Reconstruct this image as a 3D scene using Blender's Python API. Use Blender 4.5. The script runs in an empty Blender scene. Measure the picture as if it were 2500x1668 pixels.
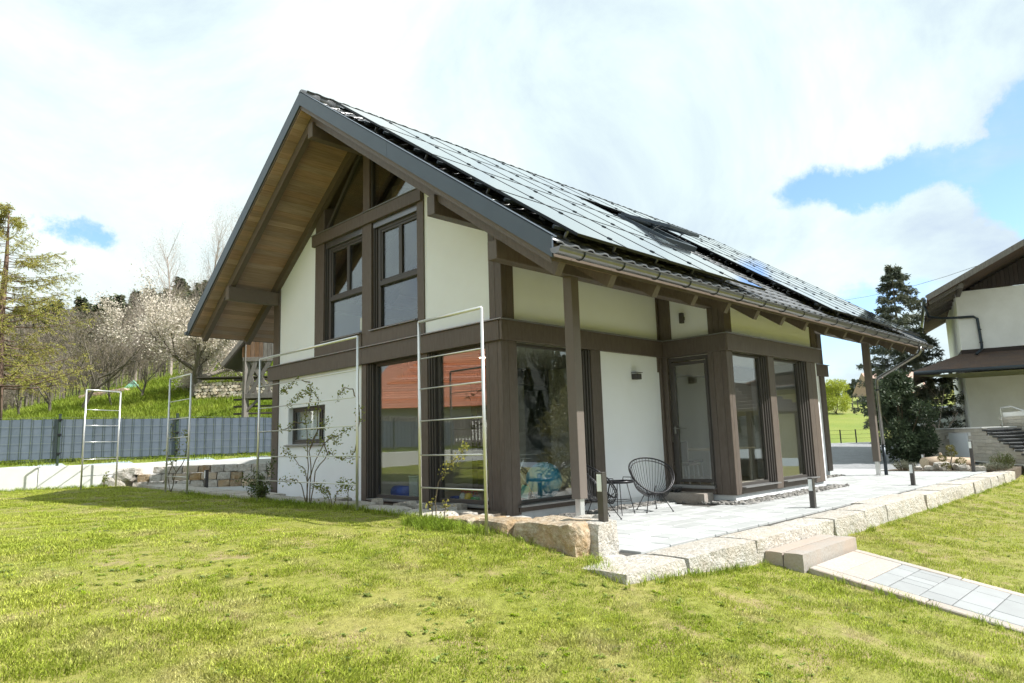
import bpy, bmesh, math, random
import numpy as np
from mathutils import Vector, Matrix
R_ = random.Random(7); NP = np.random.default_rng(7)
S = bpy.context.scene; COL = S.collection
rad = math.radians

# ------------------------------------------------------------------ camera, sky, sun, exposure
CAM = Vector((-7.481, -7.736, 1.052))
cam = bpy.data.cameras.new('camera'); cam.lens = 24.0; cam.sensor_width = 36.0
cam.clip_start = 0.1; cam.clip_end = 2500
camo = bpy.data.objects.new('camera', cam); COL.objects.link(camo)
yaw, pitch, roll = rad(45.073), rad(8.28), rad(-1.703)
fw = Vector((math.cos(yaw)*math.cos(pitch), math.sin(yaw)*math.cos(pitch), math.sin(pitch)))
rt = Vector((math.sin(yaw), -math.cos(yaw), 0)); up = rt.cross(fw)
r2 = rt*math.cos(roll)+up*math.sin(roll); u2 = up*math.cos(roll)-rt*math.sin(roll)
camo.matrix_world = Matrix(((r2.x, u2.x, -fw.x, CAM.x), (r2.y, u2.y, -fw.y, CAM.y), (r2.z, u2.z, -fw.z, CAM.z), (0, 0, 0, 1)))
S.camera = camo

SUN = Vector((0.42, -0.74, 1.0)).normalized()
world = bpy.data.worlds.new('World'); S.world = world; world.use_nodes = True
wn = world.node_tree; N = wn.nodes; L = wn.links; N.clear()
def wnode(t, **k):
    n = N.new(t)
    for a, b in k.items(): setattr(n, a, b)
    return n
def wmath(op, a, b=None, clamp=False):
    n = N.new('ShaderNodeMath'); n.operation = op; n.use_clamp = clamp
    for i, v in enumerate((a, b)):
        if v is None: continue
        if isinstance(v, (int, float)): n.inputs[i].default_value = v
        else: L.new(v, n.inputs[i])
    return n.outputs[0]
sky = wnode('ShaderNodeTexSky', sky_type='NISHITA', sun_disc=False)
sky.sun_elevation = math.asin(SUN.z); sky.sun_rotation = math.atan2(SUN.x, SUN.y)
sky.air_density = 1.0; sky.dust_density = 0.6; sky.ozone_density = 1.5
tc = wnode('ShaderNodeTexCoord'); sep = wnode('ShaderNodeSeparateXYZ'); L.new(tc.outputs['Generated'], sep.inputs[0])
zz = wmath('MAXIMUM', wmath('ADD', sep.outputs[2], 0.10), 0.02)
cmb = wnode('ShaderNodeCombineXYZ'); L.new(wmath('DIVIDE', sep.outputs[0], zz), cmb.inputs[0]); L.new(wmath('DIVIDE', sep.outputs[1], zz), cmb.inputs[1])
def noise(scale, detail, rough, off, dist=0.0, src=None):
    mp = wnode('ShaderNodeMapping'); mp.inputs['Location'].default_value = off
    L.new(src or cmb.outputs[0], mp.inputs[0])
    n = wnode('ShaderNodeTexNoise'); n.inputs['Scale'].default_value = scale; n.inputs['Detail'].default_value = detail
    n.inputs['Roughness'].default_value = rough; n.inputs['Distortion'].default_value = dist
    L.new(mp.outputs[0], n.inputs['Vector']); return n.outputs[0]
n1 = noise(1.35, 9, 0.58, (3.1, 1.7, 0), 0.25)
n2 = noise(0.55, 6, 0.5, (9.3, 4.2, 0), 0.3)
n3 = noise(2.6, 7, 0.55, (1.3, 7.7, 2), 0.5, tc.outputs['Generated'])
# open blue gaps in the cloud deck: broad stretches of sky, edges broken up by the cloud noise
wv = wnode('ShaderNodeTexNoise'); wv.inputs['Scale'].default_value = 6.0; wv.inputs['Detail'].default_value = 8; wv.inputs['Roughness'].default_value = .68; L.new(tc.outputs['Generated'], wv.inputs['Vector'])
ws = wnode('ShaderNodeVectorMath', operation='MULTIPLY_ADD'); L.new(wv.outputs['Color'], ws.inputs[0]); ws.inputs[1].default_value = (.15, .15, .12); L.new(tc.outputs['Generated'], ws.inputs[2])
gap = None
for (dx, dy, dz, rr, amt) in ((.924, .075, .372, .055, .55), (.945, .095, .330, .045, .58), (.939, .139, .314, .042, .60), (.931, .185, .314, .040, .58), (.921, .228, .313, .038, .56), (.910, .272, .312, .036, .54), (.899, .309, .309, .032, .50), (.884, .355, .303, .028, .42),
                              (.960, .122, .250, .045, .56), (.966, .075, .235, .06, .56), (.955, .22, .160, .04, .42), (.946, .275, .165, .04, .36), (.93, .33, .14, .05, .36), (.93, .34, .09, .08, .36), (.191, .943, .271, .026, .44), (.165, .947, .276, .022, .36), (.215, .938, .262, .020, .32)):
    v = wnode('ShaderNodeVectorMath', operation='DISTANCE'); L.new(ws.outputs[0], v.inputs[0]); v.inputs[1].default_value = (dx+.075, dy+.075, dz+.06)
    m = wnode('ShaderNodeMapRange', interpolation_type='SMOOTHSTEP'); L.new(v.outputs['Value'], m.inputs[0])
    m.inputs[1].default_value = rr*1.7; m.inputs[2].default_value = 0.0; m.inputs[3].default_value = 0; m.inputs[4].default_value = amt
    gap = m.outputs[0] if gap is None else wmath('ADD', gap, m.outputs[0])
gap = wmath('MINIMUM', gap, .60)
dens = wmath('SUBTRACT', wmath('ADD', wmath('ADD', wmath('MULTIPLY', n1, 0.9), wmath('MULTIPLY', n2, 0.35)), wmath('MULTIPLY', n3, .55)), gap)
cov = wnode('ShaderNodeMapRange', interpolation_type='SMOOTHSTEP'); L.new(dens, cov.inputs[0])
cov.inputs[1].default_value = 0.38; cov.inputs[2].default_value = 0.74
shade = wnode('ShaderNodeValToRGB'); L.new(noise(2.3, 11, 0.62, (5.0, 2.0, 3), 0.6, tc.outputs['Generated']), shade.inputs[0])
el = shade.color_ramp.elements
el[0].position = .36; el[0].color = (4.0, 4.8, 5.75, 1); el[1].position = .62; el[1].color = (6.35, 7.0, 6.85, 1)
mid = shade.color_ramp.elements.new(.5); mid.color = (5.25, 6.2, 6.3, 1)
boost = wnode('ShaderNodeMix', data_type='RGBA', blend_type='MULTIPLY'); boost.inputs[0].default_value = 1
L.new(sky.outputs[0], boost.inputs[6]); boost.inputs[7].default_value = (1.35, 1.52, 1.8, 1)
mx = wnode('ShaderNodeMix', data_type='RGBA'); L.new(cov.outputs[0], mx.inputs[0]); L.new(boost.outputs[2], mx.inputs[6]); L.new(shade.outputs[0], mx.inputs[7])
bg = wnode('ShaderNodeBackground'); L.new(mx.outputs[2], bg.inputs[0]); bg.inputs[1].default_value = 0.085
wo = wnode('ShaderNodeOutputWorld'); L.new(bg.outputs[0], wo.inputs[0])

sun = bpy.data.lights.new('sun', 'SUN'); sun.energy = 4.3; sun.angle = rad(0.55); sun.color = (1.0, 0.975, 0.93)
suno = bpy.data.objects.new('sun', sun); COL.objects.link(suno)
suno.rotation_euler = SUN.to_track_quat('Z', 'Y').to_euler(); suno.location = (20, -30, 40)
S.view_settings.view_transform = 'Standard'; S.view_settings.look = 'None'; S.view_settings.gamma = 1.0
S.view_settings.exposure = 0.93; S.view_settings.use_curve_mapping = False
S.render.engine = 'CYCLES'
S.cycles.use_denoising = True; S.cycles.adaptive_threshold = .025; S.cycles.max_bounces = 7; S.cycles.transparent_max_bounces = 12
S.cycles.diffuse_bounces = 3; S.cycles.glossy_bounces = 3; S.cycles.transmission_bounces = 4
S.cycles.caustics_reflective = False; S.cycles.caustics_refractive = False; S.cycles.sample_clamp_indirect = 6

# ------------------------------------------------------------------ materials
MAT = {}
def mat(name, col, rough=.6, metal=0, var=0.0, nz=None, nz2=None, bump=None, spec=.5, col2=None, stretch=None, translucent=0, coat=0, dust=None):
    """col base colour; var brightness spread per object; nz (scale, amount, detail) mottling towards col2; bump (scale, strength)."""
    m = bpy.data.materials.new(name); m.use_nodes = True; t = m.node_tree; n = t.nodes; l = t.links
    b = n['Principled BSDF']; b.inputs['Roughness'].default_value = rough; b.inputs['Metallic'].default_value = metal
    b.inputs['Specular IOR Level'].default_value = spec
    if coat: b.inputs['Coat Weight'].default_value = coat; b.inputs['Coat Roughness'].default_value = .04
    geo = n.new('ShaderNodeNewGeometry'); src = geo.outputs['Position']
    if stretch:
        mp = n.new('ShaderNodeMapping'); mp.inputs['Scale'].default_value = stretch; l.new(src, mp.inputs[0]); src = mp.outputs[0]
    c = n.new('ShaderNodeRGB'); c.outputs[0].default_value = (*col, 1); out = c.outputs[0]
    for k, q in enumerate((nz, nz2)):
        if not q: continue
        tx = n.new('ShaderNodeTexNoise'); tx.inputs['Scale'].default_value = q[0]; tx.inputs['Detail'].default_value = q[2] if len(q) > 2 else 5
        tx.inputs['Roughness'].default_value = .65; l.new(src, tx.inputs['Vector'])
        mr = n.new('ShaderNodeMapRange'); l.new(tx.outputs[0], mr.inputs[0]); mr.inputs[1].default_value = .36; mr.inputs[2].default_value = .64
        mr.inputs[3].default_value = 0; mr.inputs[4].default_value = q[1]
        mi = n.new('ShaderNodeMix'); mi.data_type = 'RGBA'; l.new(mr.outputs[0], mi.inputs[0]); l.new(out, mi.inputs[6])
        cc = (col2[k] if isinstance(col2, list) else col2) or tuple(x*.45 for x in col); mi.inputs[7].default_value = (*cc, 1); out = mi.outputs[2]
    if var:
        oi = n.new('ShaderNodeObjectInfo'); mr = n.new('ShaderNodeMapRange'); l.new(oi.outputs['Random'], mr.inputs[0])
        mr.inputs[3].default_value = 1-var; mr.inputs[4].default_value = 1+var
        hs = n.new('ShaderNodeHueSaturation'); l.new(mr.outputs[0], hs.inputs['Value']); l.new(out, hs.inputs['Color'])
        m2 = n.new('ShaderNodeMapRange'); mu = n.new('ShaderNodeMath'); mu.operation = 'MULTIPLY'; mu.inputs[1].default_value = 7.3; l.new(oi.outputs['Random'], mu.inputs[0])
        fr = n.new('ShaderNodeMath'); fr.operation = 'FRACT'; l.new(mu.outputs[0], fr.inputs[0]); l.new(fr.outputs[0], m2.inputs[0])
        m2.inputs[3].default_value = 1-var*.8; m2.inputs[4].default_value = 1+var*.8; l.new(m2.outputs[0], hs.inputs['Saturation']); out = hs.outputs[0]
    l.new(out, b.inputs['Base Color'])
    if bump:
        tx = n.new('ShaderNodeTexNoise'); tx.inputs['Scale'].default_value = bump[0]; tx.inputs['Detail'].default_value = 6; tx.inputs['Roughness'].default_value = .6
        l.new(src, tx.inputs['Vector']); bp = n.new('ShaderNodeBump'); bp.inputs['Strength'].default_value = bump[1]; bp.inputs['Distance'].default_value = bump[2] if len(bump) > 2 else .01
        l.new(tx.outputs[0], bp.inputs['Height']); l.new(bp.outputs[0], b.inputs['Normal'])
    if translucent:
        tr = n.new('ShaderNodeBsdfTranslucent'); l.new(out, tr.inputs[0]); ms = n.new('ShaderNodeMixShader'); ms.inputs[0].default_value = translucent
        l.new(b.outputs[0], ms.inputs[1]); l.new(tr.outputs[0], ms.inputs[2]); l.new(ms.outputs[0], n['Material Output'].inputs[0])
    MAT[name] = m; return m
mat('brown', (.118, .094, .078), .5, nz=(9, .75, 9), col2=(.080, .060, .047), stretch=(3, 3, .6), bump=(60, .35, .003), var=.07)
mat('seam', (.02, .016, .013), .8)
mat('post_brown', (.155, .130, .112), .55, nz=(5, .3, 6), col2=(.125, .1, .083), bump=(200, .12, .002))
mat('frame', (.06, .053, .048), .42, bump=(300, .05, .001))
mat('plaster', (.85, .875, .915), .85, nz=(1.2, .4, 8), col2=(.78, .795, .82), nz2=(.35, .25, 6), bump=(160, .5, .004))
mat('plinth', (.74, .76, .78), .8, nz=(8, .3), col2=(.5, .52, .53), bump=(80, .3, .003))
mat('cap', (.30, .30, .30), .35, .6, nz=(20, .3), col2=(.22, .22, .22))
mat('slate_metal', (.085, .105, .13), .38, .35, nz=(2.5, .35), col2=(.065, .08, .10))
mat('steel', (.25, .247, .24), .3, .9, nz=(6, .4), col2=(.18, .175, .17))
mat('dark_steel', (.035, .045, .055), .35, .5)
mat('soffit', (.46, .32, .25), .6, var=.2, nz=(3, .75, 6), col2=(.29, .19, .14), stretch=(.7, 12, 12), bump=(60, .2, .002))
mat('rafter', (.135, .105, .082), .6, nz=(4, .4, 6), col2=(.1, .075, .055), stretch=(3, 1, 3))
mat('tile', (.115, .118, .125), .27, var=.25, nz=(30, .5), col2=(.06, .062, .066), bump=(90, .2, .003), spec=.75)
mat('panel_glass', (.02, .024, .034), .09, coat=1.0, spec=.9, nz=(.9, .4), col2=(.02, .024, .034), var=.1)
mat('panel_frame', (.02, .021, .022), .3, .6)
mat('granite', (.56, .49, .39), .85, var=.16, nz=(55, .65, 8), nz2=(5.5, .6, 6), col2=[(.27, .23, .19), (.50, .36, .22)], bump=(42, .9, .02))
mat('granite_pale', (.60, .585, .55), .85, var=.10, nz=(17, .8, 10), nz2=(3.2, .5, 7), col2=[(.30, .27, .225), (.50, .42, .33)], bump=(26, 1.0, .04))
mat('granite_sawn', (.42, .395, .365), .75, var=.12, nz=(40, .7, 9), nz2=(2.2, .7, 6), col2=[(.26, .225, .19), (.42, .33, .265)], bump=(90, .3, .004))
mat('granite_brown', (.44, .37, .27), .9, var=.15, nz=(14, .85, 10), nz2=(3.5, .75, 7), col2=[(.15, .115, .08), (.42, .26, .11)], bump=(18, 1.0, .04))
mat('path_paver', (.30, .31, .312), .8, var=.08, nz=(3.5, .5, 7), col2=(.25, .255, .257), bump=(120, .3, .003))
mat('paver', (.42, .43, .425), .8, var=.13, nz=(3.5, .5, 7), col2=(.33, .34, .335), bump=(120, .3, .003))
mat('joint', (.09, .085, .075), .95, nz=(60, .6), bump=(90, .5, .004))
mat('white_metal', (.70, .70, .68), .32, .75, nz=(9, .3), col2=(.56, .56, .54))
mat('black', (.018, .018, .02), .45)
mat('black_metal', (.022, .022, .025), .35, .5)
mat('bollard', (.085, .078, .075), .4, .4, nz=(12, .3), col2=(.06, .055, .05))
mat('lamp_lens', (.80, .83, .84), .25)
mat('room_wall', (.58, .56, .50), .9)
mat('room_floor', (.42, .36, .29), .45, nz=(5, .4), col2=(.34, .28, .22), stretch=(1, 8, 1))
mat('concrete', (.70, .705, .69), .9, nz=(1.1, .5, 8), nz2=(.6, .4, 5), col2=[(.50, .5, .47), (.68, .66, .62)], bump=(70, .35, .004))
mat('fence_strip', (.095, .122, .158), .45, var=.06, nz=(4, .2), col2=(.175, .205, .24))
mat('fence_metal', (.05, .075, .06), .4, .4)
mat('soil', (.13, .10, .07), .95, nz=(30, .6), bump=(40, .9, .02))
mat('white', (.8, .8, .78), .5)
# ------------------------------------------------------------------ helpers
def M_(m): return MAT[m] if isinstance(m, str) else m
def link(o, parent=None):
    COL.objects.link(o)
    if parent is not None: o.parent = parent
    return o
def tag(o, label=None, cat=None, group=None, kind=None):
    for k, v in (('label', label), ('category', cat), ('group', group), ('kind', kind)):
        if v: o[k] = v
    return o
def thing(name, label, cat, loc=(0, 0, 0), group=None, rz=0):
    o = bpy.data.objects.new(name, None); o.empty_display_size = .2; COL.objects.link(o)
    o.location = loc; o.rotation_euler.z = rz
    return tag(o, label, cat, group)
def root_loc(o):
    v = Vector((0, 0, 0))
    while o is not None: v += o.location; o = o.parent
    return v
class MB:
    """collects geometry in world (or local) coordinates; build() links it as ONE mesh object"""
    def __init__(s): s.v = []; s.f = []; s.mi = []
    def add(s, vs, fs, mi=0):
        b = len(s.v); s.v += [tuple(p) for p in vs]; s.f += [tuple(b+i for i in f) for f in fs]; s.mi += [mi]*len(fs); return s
    def box(s, x0, y0, z0, x1, y1, z1, c=.0, mi=0):
        x0, x1 = min(x0, x1), max(x0, x1); y0, y1 = min(y0, y1), max(y0, y1); z0, z1 = min(z0, z1), max(z0, z1)
        return s.obox(Vector(((x0+x1)/2, (y0+y1)/2, (z0+z1)/2)), (x1-x0, y1-y0, z1-z0), None, c, mi)
    def obox(s, ctr, size, rot=None, c=0., mi=0):
        hx, hy, hz = size[0]/2, size[1]/2, size[2]/2
        c = min(c, hx*.45, hy*.45, hz*.45)
        rot = rot or Matrix.Identity(3); ctr = Vector(ctr)
        if c <= 0:
            vs = [ctr+rot@Vector((a*hx, b*hy, d*hz)) for d in (-1, 1) for b in (-1, 1) for a in (-1, 1)]
            return s.add(vs, [(0, 2, 3, 1), (4, 5, 7, 6), (0, 1, 5, 4), (2, 6, 7, 3), (0, 4, 6, 2), (1, 3, 7, 5)], mi)
        key = {}; vs = []
        for ax in range(3):
            for a in (-1, 1):
                for b in (-1, 1):
                    for d in (-1, 1):
                        h = [hx-c, hy-c, hz-c]; h[ax] = (hx, hy, hz)[ax]
                        key[(ax, a, b, d)] = len(vs); vs.append(ctr+rot@Vector((a*h[0], b*h[1], d*h[2])))
        K = lambda ax, q: key[(ax, *q)]
        fs = []
        for ax in range(3):
            o1, o2 = [(1, 2), (2, 0), (0, 1)][ax]
            for sg in (-1, 1):
                q = []
                for (e, g) in ((-1, -1), (1, -1), (1, 1), (-1, 1)):
                    t = [0, 0, 0]; t[ax] = sg; t[o1] = e; t[o2] = g; q.append(K(ax, t))
                fs.append(tuple(q if sg > 0 else q[::-1]))
        for ax in range(3):              # edges along ax
            o1, o2 = [(1, 2), (2, 0), (0, 1)][ax]
            for e in (-1, 1):
                for g in (-1, 1):
                    def T(w):
                        t = [0, 0, 0]; t[ax] = w; t[o1] = e; t[o2] = g; return t
                    q = [K(o1, T(-1)), K(o1, T(1)), K(o2, T(1)), K(o2, T(-1))]
                    fs.append(tuple(q if e*g < 0 else q[::-1]))
        for a in (-1, 1):
            for b in (-1, 1):
                for d in (-1, 1):
                    q = [K(0, (a, b, d)), K(1, (a, b, d)), K(2, (a, b, d))]
                    fs.append(tuple(q if a*b*d > 0 else q[::-1]))
        return s.add(vs, fs, mi)
    def beam(s, a, b, w, h, c=.004, upv=(0, 0, 1), mi=0):
        a, b = Vector(a), Vector(b); x = (b-a); ln = x.length; x.normalize(); y = Vector(upv).cross(x).normalized(); z = x.cross(y)
        return s.obox((a+b)/2, (ln, w, h), Matrix((x, y, z)).transposed(), c, mi)
    def prism(s, poly, ax, t0, t1, mi=0):
        """poly of 2-D points (in the two axes other than ax), extruded along ax from t0 to t1"""
        def P(p, t):
            q = list(p); q.insert(ax, t); return q
        n = len(poly); vs = [P(p, t0) for p in poly]+[P(p, t1) for p in poly]
        fs = [tuple(range(n))[::-1], tuple(range(n, 2*n))]+[(i, (i+1) % n, n+(i+1) % n, n+i) for i in range(n)]
        return s.add(vs, fs, mi)
    def tube(s, pts, r, seg=8, caps=True, mi=0):
        pts = [Vector(p) for p in pts]; n = len(pts); rs = r if hasattr(r, '__len__') else [r]*n
        vs = []; prev = None
        for i, p in enumerate(pts):
            d = (pts[min(i+1, n-1)]-pts[max(i-1, 0)])
            d = d.normalized() if d.length > 1e-9 else Vector((0, 0, 1))
            if prev is None:
                a = d.orthogonal().normalized()
            else:
                a = prev-d*prev.dot(d); a = a.normalized() if a.length > 1e-6 else d.orthogonal().normalized()
            prev = a; b = d.cross(a)
            vs += [p+(a*math.cos(2*math.pi*k/seg)+b*math.sin(2*math.pi*k/seg))*rs[i] for k in range(seg)]
        fs = [(i*seg+k, i*seg+(k+1) % seg, (i+1)*seg+(k+1) % seg, (i+1)*seg+k) for i in range(n-1) for k in range(seg)]
        if caps: fs += [tuple(range(seg))[::-1], tuple(range((n-1)*seg, n*seg))]
        return s.add(vs, fs, mi)
    def lathe(s, prof, ctr=(0, 0, 0), seg=16, mi=0):
        cx, cy, cz = ctr; vs = [(cx+r*math.cos(2*math.pi*k/seg), cy+r*math.sin(2*math.pi*k/seg), cz+z) for r, z in prof for k in range(seg)]
        n = len(prof)
        fs = [(i*seg+k, i*seg+(k+1) % seg, (i+1)*seg+(k+1) % seg, (i+1)*seg+k) for i in range(n-1) for k in range(seg)]
        fs += [tuple(range(seg))[::-1], tuple(range((n-1)*seg, n*seg))]
        return s.add(vs, fs, mi)
    def mesh(s, name, m, off=(0, 0, 0), smooth=False):
        me = bpy.data.meshes.new(name); o = Vector(off)
        me.from_pydata([(p[0]-o.x, p[1]-o.y, p[2]-o.z) for p in s.v], [], s.f)
        for k in (m if isinstance(m, (list, tuple)) else [m]): me.materials.append(M_(k))
        if isinstance(m, (list, tuple)): me.polygons.foreach_set('material_index', s.mi)
        if smooth: me.polygons.foreach_set('use_smooth', [True]*len(me.polygons))
        me.update(); return me
    def build(s, name, m, parent=None, smooth=False, loc=None):
        """with a parent: world coordinates are turned into the parent's; without: loc is the object's own origin"""
        off = root_loc(parent) if parent is not None else Vector(loc or (0, 0, 0))
        o = bpy.data.objects.new(name, s.mesh(name, m, off, smooth)); link(o, parent)
        if parent is None: o.location = off
        return o
def B(name, x0, y0, z0, x1, y1, z1, m, parent=None, c=.004, loc=None): return MB().box(x0, y0, z0, x1, y1, z1, c).build(name, m, parent, loc=loc)
def copy_tree(o, parent=None):
    c = o.copy(); COL.objects.link(c); c.parent = parent
    for ch in list(o.children): copy_tree(ch, c)
    return c
def npmesh(name, V, F, m, k=4):
    """fast mesh from numpy: V (n,3), F (f,k); m a material or list with per-face index array"""
    me = bpy.data.meshes.new(name); V = np.asarray(V, np.float32); F = np.asarray(F, np.int32)
    me.vertices.add(len(V)); me.vertices.foreach_set('co', V.ravel())
    me.loops.add(F.size); me.loops.foreach_set('vertex_index', F.ravel())
    me.polygons.add(len(F)); me.polygons.foreach_set('loop_start', np.arange(0, F.size, F.shape[1], dtype=np.int32))
    me.polygons.foreach_set('loop_total', np.full(len(F), F.shape[1], np.int32)); me.materials.append(M_(m)); me.update(calc_edges=True); return me
def scatter(name, src, P, rotz, scl, tilt=None, kind='stuff', parent=None):
    """one object that instances the mesh src on points P with per-point rotation and scale"""
    me = bpy.data.meshes.new(name); P = np.asarray(P, np.float32); n = len(P); me.vertices.add(n); me.vertices.foreach_set('co', P.ravel())
    a = me.attributes.new('rot', 'FLOAT_VECTOR', 'POINT'); r = np.zeros((n, 3), np.float32); r[:, 2] = rotz
    if tilt is not None: r[:, 0] = tilt
    a.data.foreach_set('vector', r.ravel())
    a = me.attributes.new('scl', 'FLOAT', 'POINT'); a.data.foreach_set('value', np.broadcast_to(np.asarray(scl, np.float32), (n,)).copy())
    so = bpy.data.objects.new(name+'_piece', src)
    o = link(bpy.data.objects.new(name, me), parent); o['kind'] = kind
    g = bpy.data.node_groups.new(name, 'GeometryNodeTree'); g.interface.new_socket('Geometry', in_out='INPUT', socket_type='NodeSocketGeometry'); g.interface.new_socket('Geometry', in_out='OUTPUT', socket_type='NodeSocketGeometry')
    gi, go = g.nodes.new('NodeGroupInput'), g.nodes.new('NodeGroupOutput'); ip = g.nodes.new('GeometryNodeInstanceOnPoints'); oi = g.nodes.new('GeometryNodeObjectInfo')
    oi.inputs['Object'].default_value = so
    na = g.nodes.new('GeometryNodeInputNamedAttribute'); na.data_type = 'FLOAT_VECTOR'; na.inputs['Name'].default_value = 'rot'
    ns = g.nodes.new('GeometryNodeInputNamedAttribute'); ns.data_type = 'FLOAT'; ns.inputs['Name'].default_value = 'scl'
    er = g.nodes.new('FunctionNodeEulerToRotation')
    g.links.new(gi.outputs[0], ip.inputs['Points']); g.links.new(oi.outputs['Geometry'], ip.inputs['Instance']); g.links.new(na.outputs['Attribute'], er.inputs[0])
    g.links.new(er.outputs[0], ip.inputs['Rotation']); g.links.new(ns.outputs['Attribute'], ip.inputs['Scale']); g.links.new(ip.outputs[0], go.inputs[0])
    md = o.modifiers.new('scatter', 'NODES'); md.node_group = g; return o
def sstep(a, b, x): t = np.clip((x-a)/(b-a), 0, 1); return t*t*(3-2*t)
def vnoise(P, f, seed=0):
    """cheap smooth value noise in 3-D, roughly -1..1"""
    P = np.asarray(P, float)*f; i = np.floor(P).astype(int); t = P-i; t = t*t*(3-2*t); o = 0
    for dx in (0, 1):
        for dy in (0, 1):
            for dz in (0, 1):
                h = (i[..., 0]+dx)*374761393+(i[..., 1]+dy)*668265263+(i[..., 2]+dz)*2147483647+seed*974711
                h = (h ^ (h >> 13))*1274126177; h = ((h ^ (h >> 16)) & 0xffff)/32767.5-1
                o = o+h*(t[..., 0] if dx else 1-t[..., 0])*(t[..., 1] if dy else 1-t[..., 1])*(t[..., 2] if dz else 1-t[..., 2])
    return o
def rock_mesh(name, sx, sy, sz, m, seed, amp=.03, n=(5, 3, 3), rnd=.25, freq=4.0, flat_top=0.0):
    """a rough block: subdivided box, rounded edges, uneven faces; base centred at the origin"""
    bm = bmesh.new(); bmesh.ops.create_cube(bm, size=1.0)
    for ax in range(3):
        for k in range(1, n[ax]):
            pl = -.5+k/n[ax]; no = [0, 0, 0]; no[ax] = 1; co = [0, 0, 0]; co[ax] = pl
            bmesh.ops.bisect_plane(bm, geom=bm.verts[:]+bm.edges[:]+bm.faces[:], plane_co=co, plane_no=no)
    V = np.array([v.co[:] for v in bm.verts]); e = np.abs(V)*2
    size = np.array([sx, sy, sz]); W = V*size
    ne = (e > .999).sum(1); W *= (1-rnd*np.clip(ne-1, 0, 2)[:, None]*.09*min(size)/size)
    d = np.stack([vnoise(W+seed*3.7, freq, seed+i)*.7+vnoise(W+seed*1.7, freq*2.7, seed+9+i)*.5 for i in range(3)], 1)*amp
    top = V[:, 2] > .49
    d[top, 2] *= 1-flat_top
    W = W+d; W[:, 2] += sz/2
    for v, w in zip(bm.verts, W): v.co = w
    bmesh.ops.recalc_face_normals(bm, faces=bm.faces)
    me = bpy.data.meshes.new(name); bm.to_mesh(me); bm.free(); me.materials.append(M_(m)); return me
def place(name, me, loc, rz=0, parent=None, rx=0, ry=0):
    o = bpy.data.objects.new(name, me); link(o, parent)
    o.location = Vector(loc)-(root_loc(parent) if parent is not None else Vector((0, 0, 0))); o.rotation_euler = (rx, ry, rz); return o
# ------------------------------------------------------------------ glass
def glass(name, tint=(.80, .84, .82), refl=.10, ior=1.9):
    m = bpy.data.materials.new(name); m.use_nodes = True; t = m.node_tree; n = t.nodes; l = t.links; n.remove(n['Principled BSDF'])
    tr = n.new('ShaderNodeBsdfTransparent'); tr.inputs[0].default_value = (*tint, 1); gl = n.new('ShaderNodeBsdfGlossy'); gl.inputs['Roughness'].default_value = .004
    lw = n.new('ShaderNodeLayerWeight'); lw.inputs['Blend'].default_value = .5; pw = n.new('ShaderNodeMath'); pw.operation = 'POWER'; l.new(lw.outputs['Facing'], pw.inputs[0]); pw.inputs[1].default_value = ior
    ad = n.new('ShaderNodeMath'); ad.operation = 'MULTIPLY_ADD'; ad.use_clamp = True; l.new(pw.outputs[0], ad.inputs[0]); ad.inputs[1].default_value = .8; ad.inputs[2].default_value = refl
    ms = n.new('ShaderNodeMixShader'); l.new(ad.outputs[0], ms.inputs[0]); l.new(tr.outputs[0], ms.inputs[1]); l.new(gl.outputs[0], ms.inputs[2]); l.new(ms.outputs[0], n['Material Output'].inputs[0])
    MAT[name] = m
glass('pane', (.95, .97, .96), .13, 4.2)

# ------------------------------------------------------------------ the house
RY, RZ, SL = 4.02, 7.94, .6935; TH = math.atan(SL); CT, ST = math.cos(TH), math.sin(TH)
X0, X1 = -1.45, 14.45; YE, YW = -2.42, 9.60
ztop = lambda y: RZ-SL*abs(y-RY)
HL = 13.1
house = thing('timber_frame_house', 'brown and white timber framed house with large glass walls and solar panelled gable roof', 'house', (0, 0, 0))
H = house
def col_boards(name, core, boards):
    c = B(name, *core, 'brown', H)
    for b in boards: B('board', *b, 'brown', c, .003)
    return c
# --- walls (white infill panels), clipped under the roof
zs = lambda y: ztop(y)-.33
def gable_wall(y0, y1, z0, zc=None):
    ys = [y0, y1]+([RY] if y0 < RY < y1 else []); ys = sorted(ys)
    MB().prism([(y0, z0), (y1, z0)]+[(y, zs(y) if zc is None else min(zc, zs(y))) for y in ys[::-1]], 0, .03, .26).build('wall', 'plaster', H)
gable_wall(.27, 2.02, 2.985); gable_wall(5.97, 7.74, 2.985)
MB().prism([(4.08, -.07), (7.7, -.07), (7.7, 2.66), (4.08, 2.66)], 0, .30, .36).build('wall', 'plaster', H)   # inner skin behind the small window
small = (5.54, 7.20, 1.12, 1.95)
for (a, b, c_, d) in ((4.07, small[0], -.07, 2.66), (small[1], 7.69, -.07, 2.66), (small[0], small[1], -.07, small[2]), (small[0], small[1], small[3], 2.66)):
    B('wall', .03, a, c_, .26, b, d, 'plaster', H, 0)
B('wall', 2.53, .03, -.07, 4.50, .26, 2.66, 'plaster', H, 0)
MB().prism([(0.03, 2.985), (.26, 2.985), (.26, zs(.26)), (.03, zs(.03))], 0, .28, 4.5).build('wall', 'plaster', H)
MB().prism([(0.0, 2.985), (-1.15, 2.985), (-1.15, zs(-1.15)), (0, zs(0))], 0, 4.60, 4.80).build('wall', 'plaster', H)
MB().prism([(-1.41, 2.985), (-1.20, 2.985), (-1.20, zs(-1.2)), (-1.41, zs(-1.41))], 0, 4.85, 8.72).build('wall', 'plaster', H)
B('wall', 9.0, .03, -.07, 12.85, .26, 2.66, 'plaster', H, 0)
MB().prism([(0.03, 2.985), (.26, 2.985), (.26, zs(.26)), (.03, zs(.03))], 0, 9.0, 12.9).build('wall', 'plaster', H)
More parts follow.
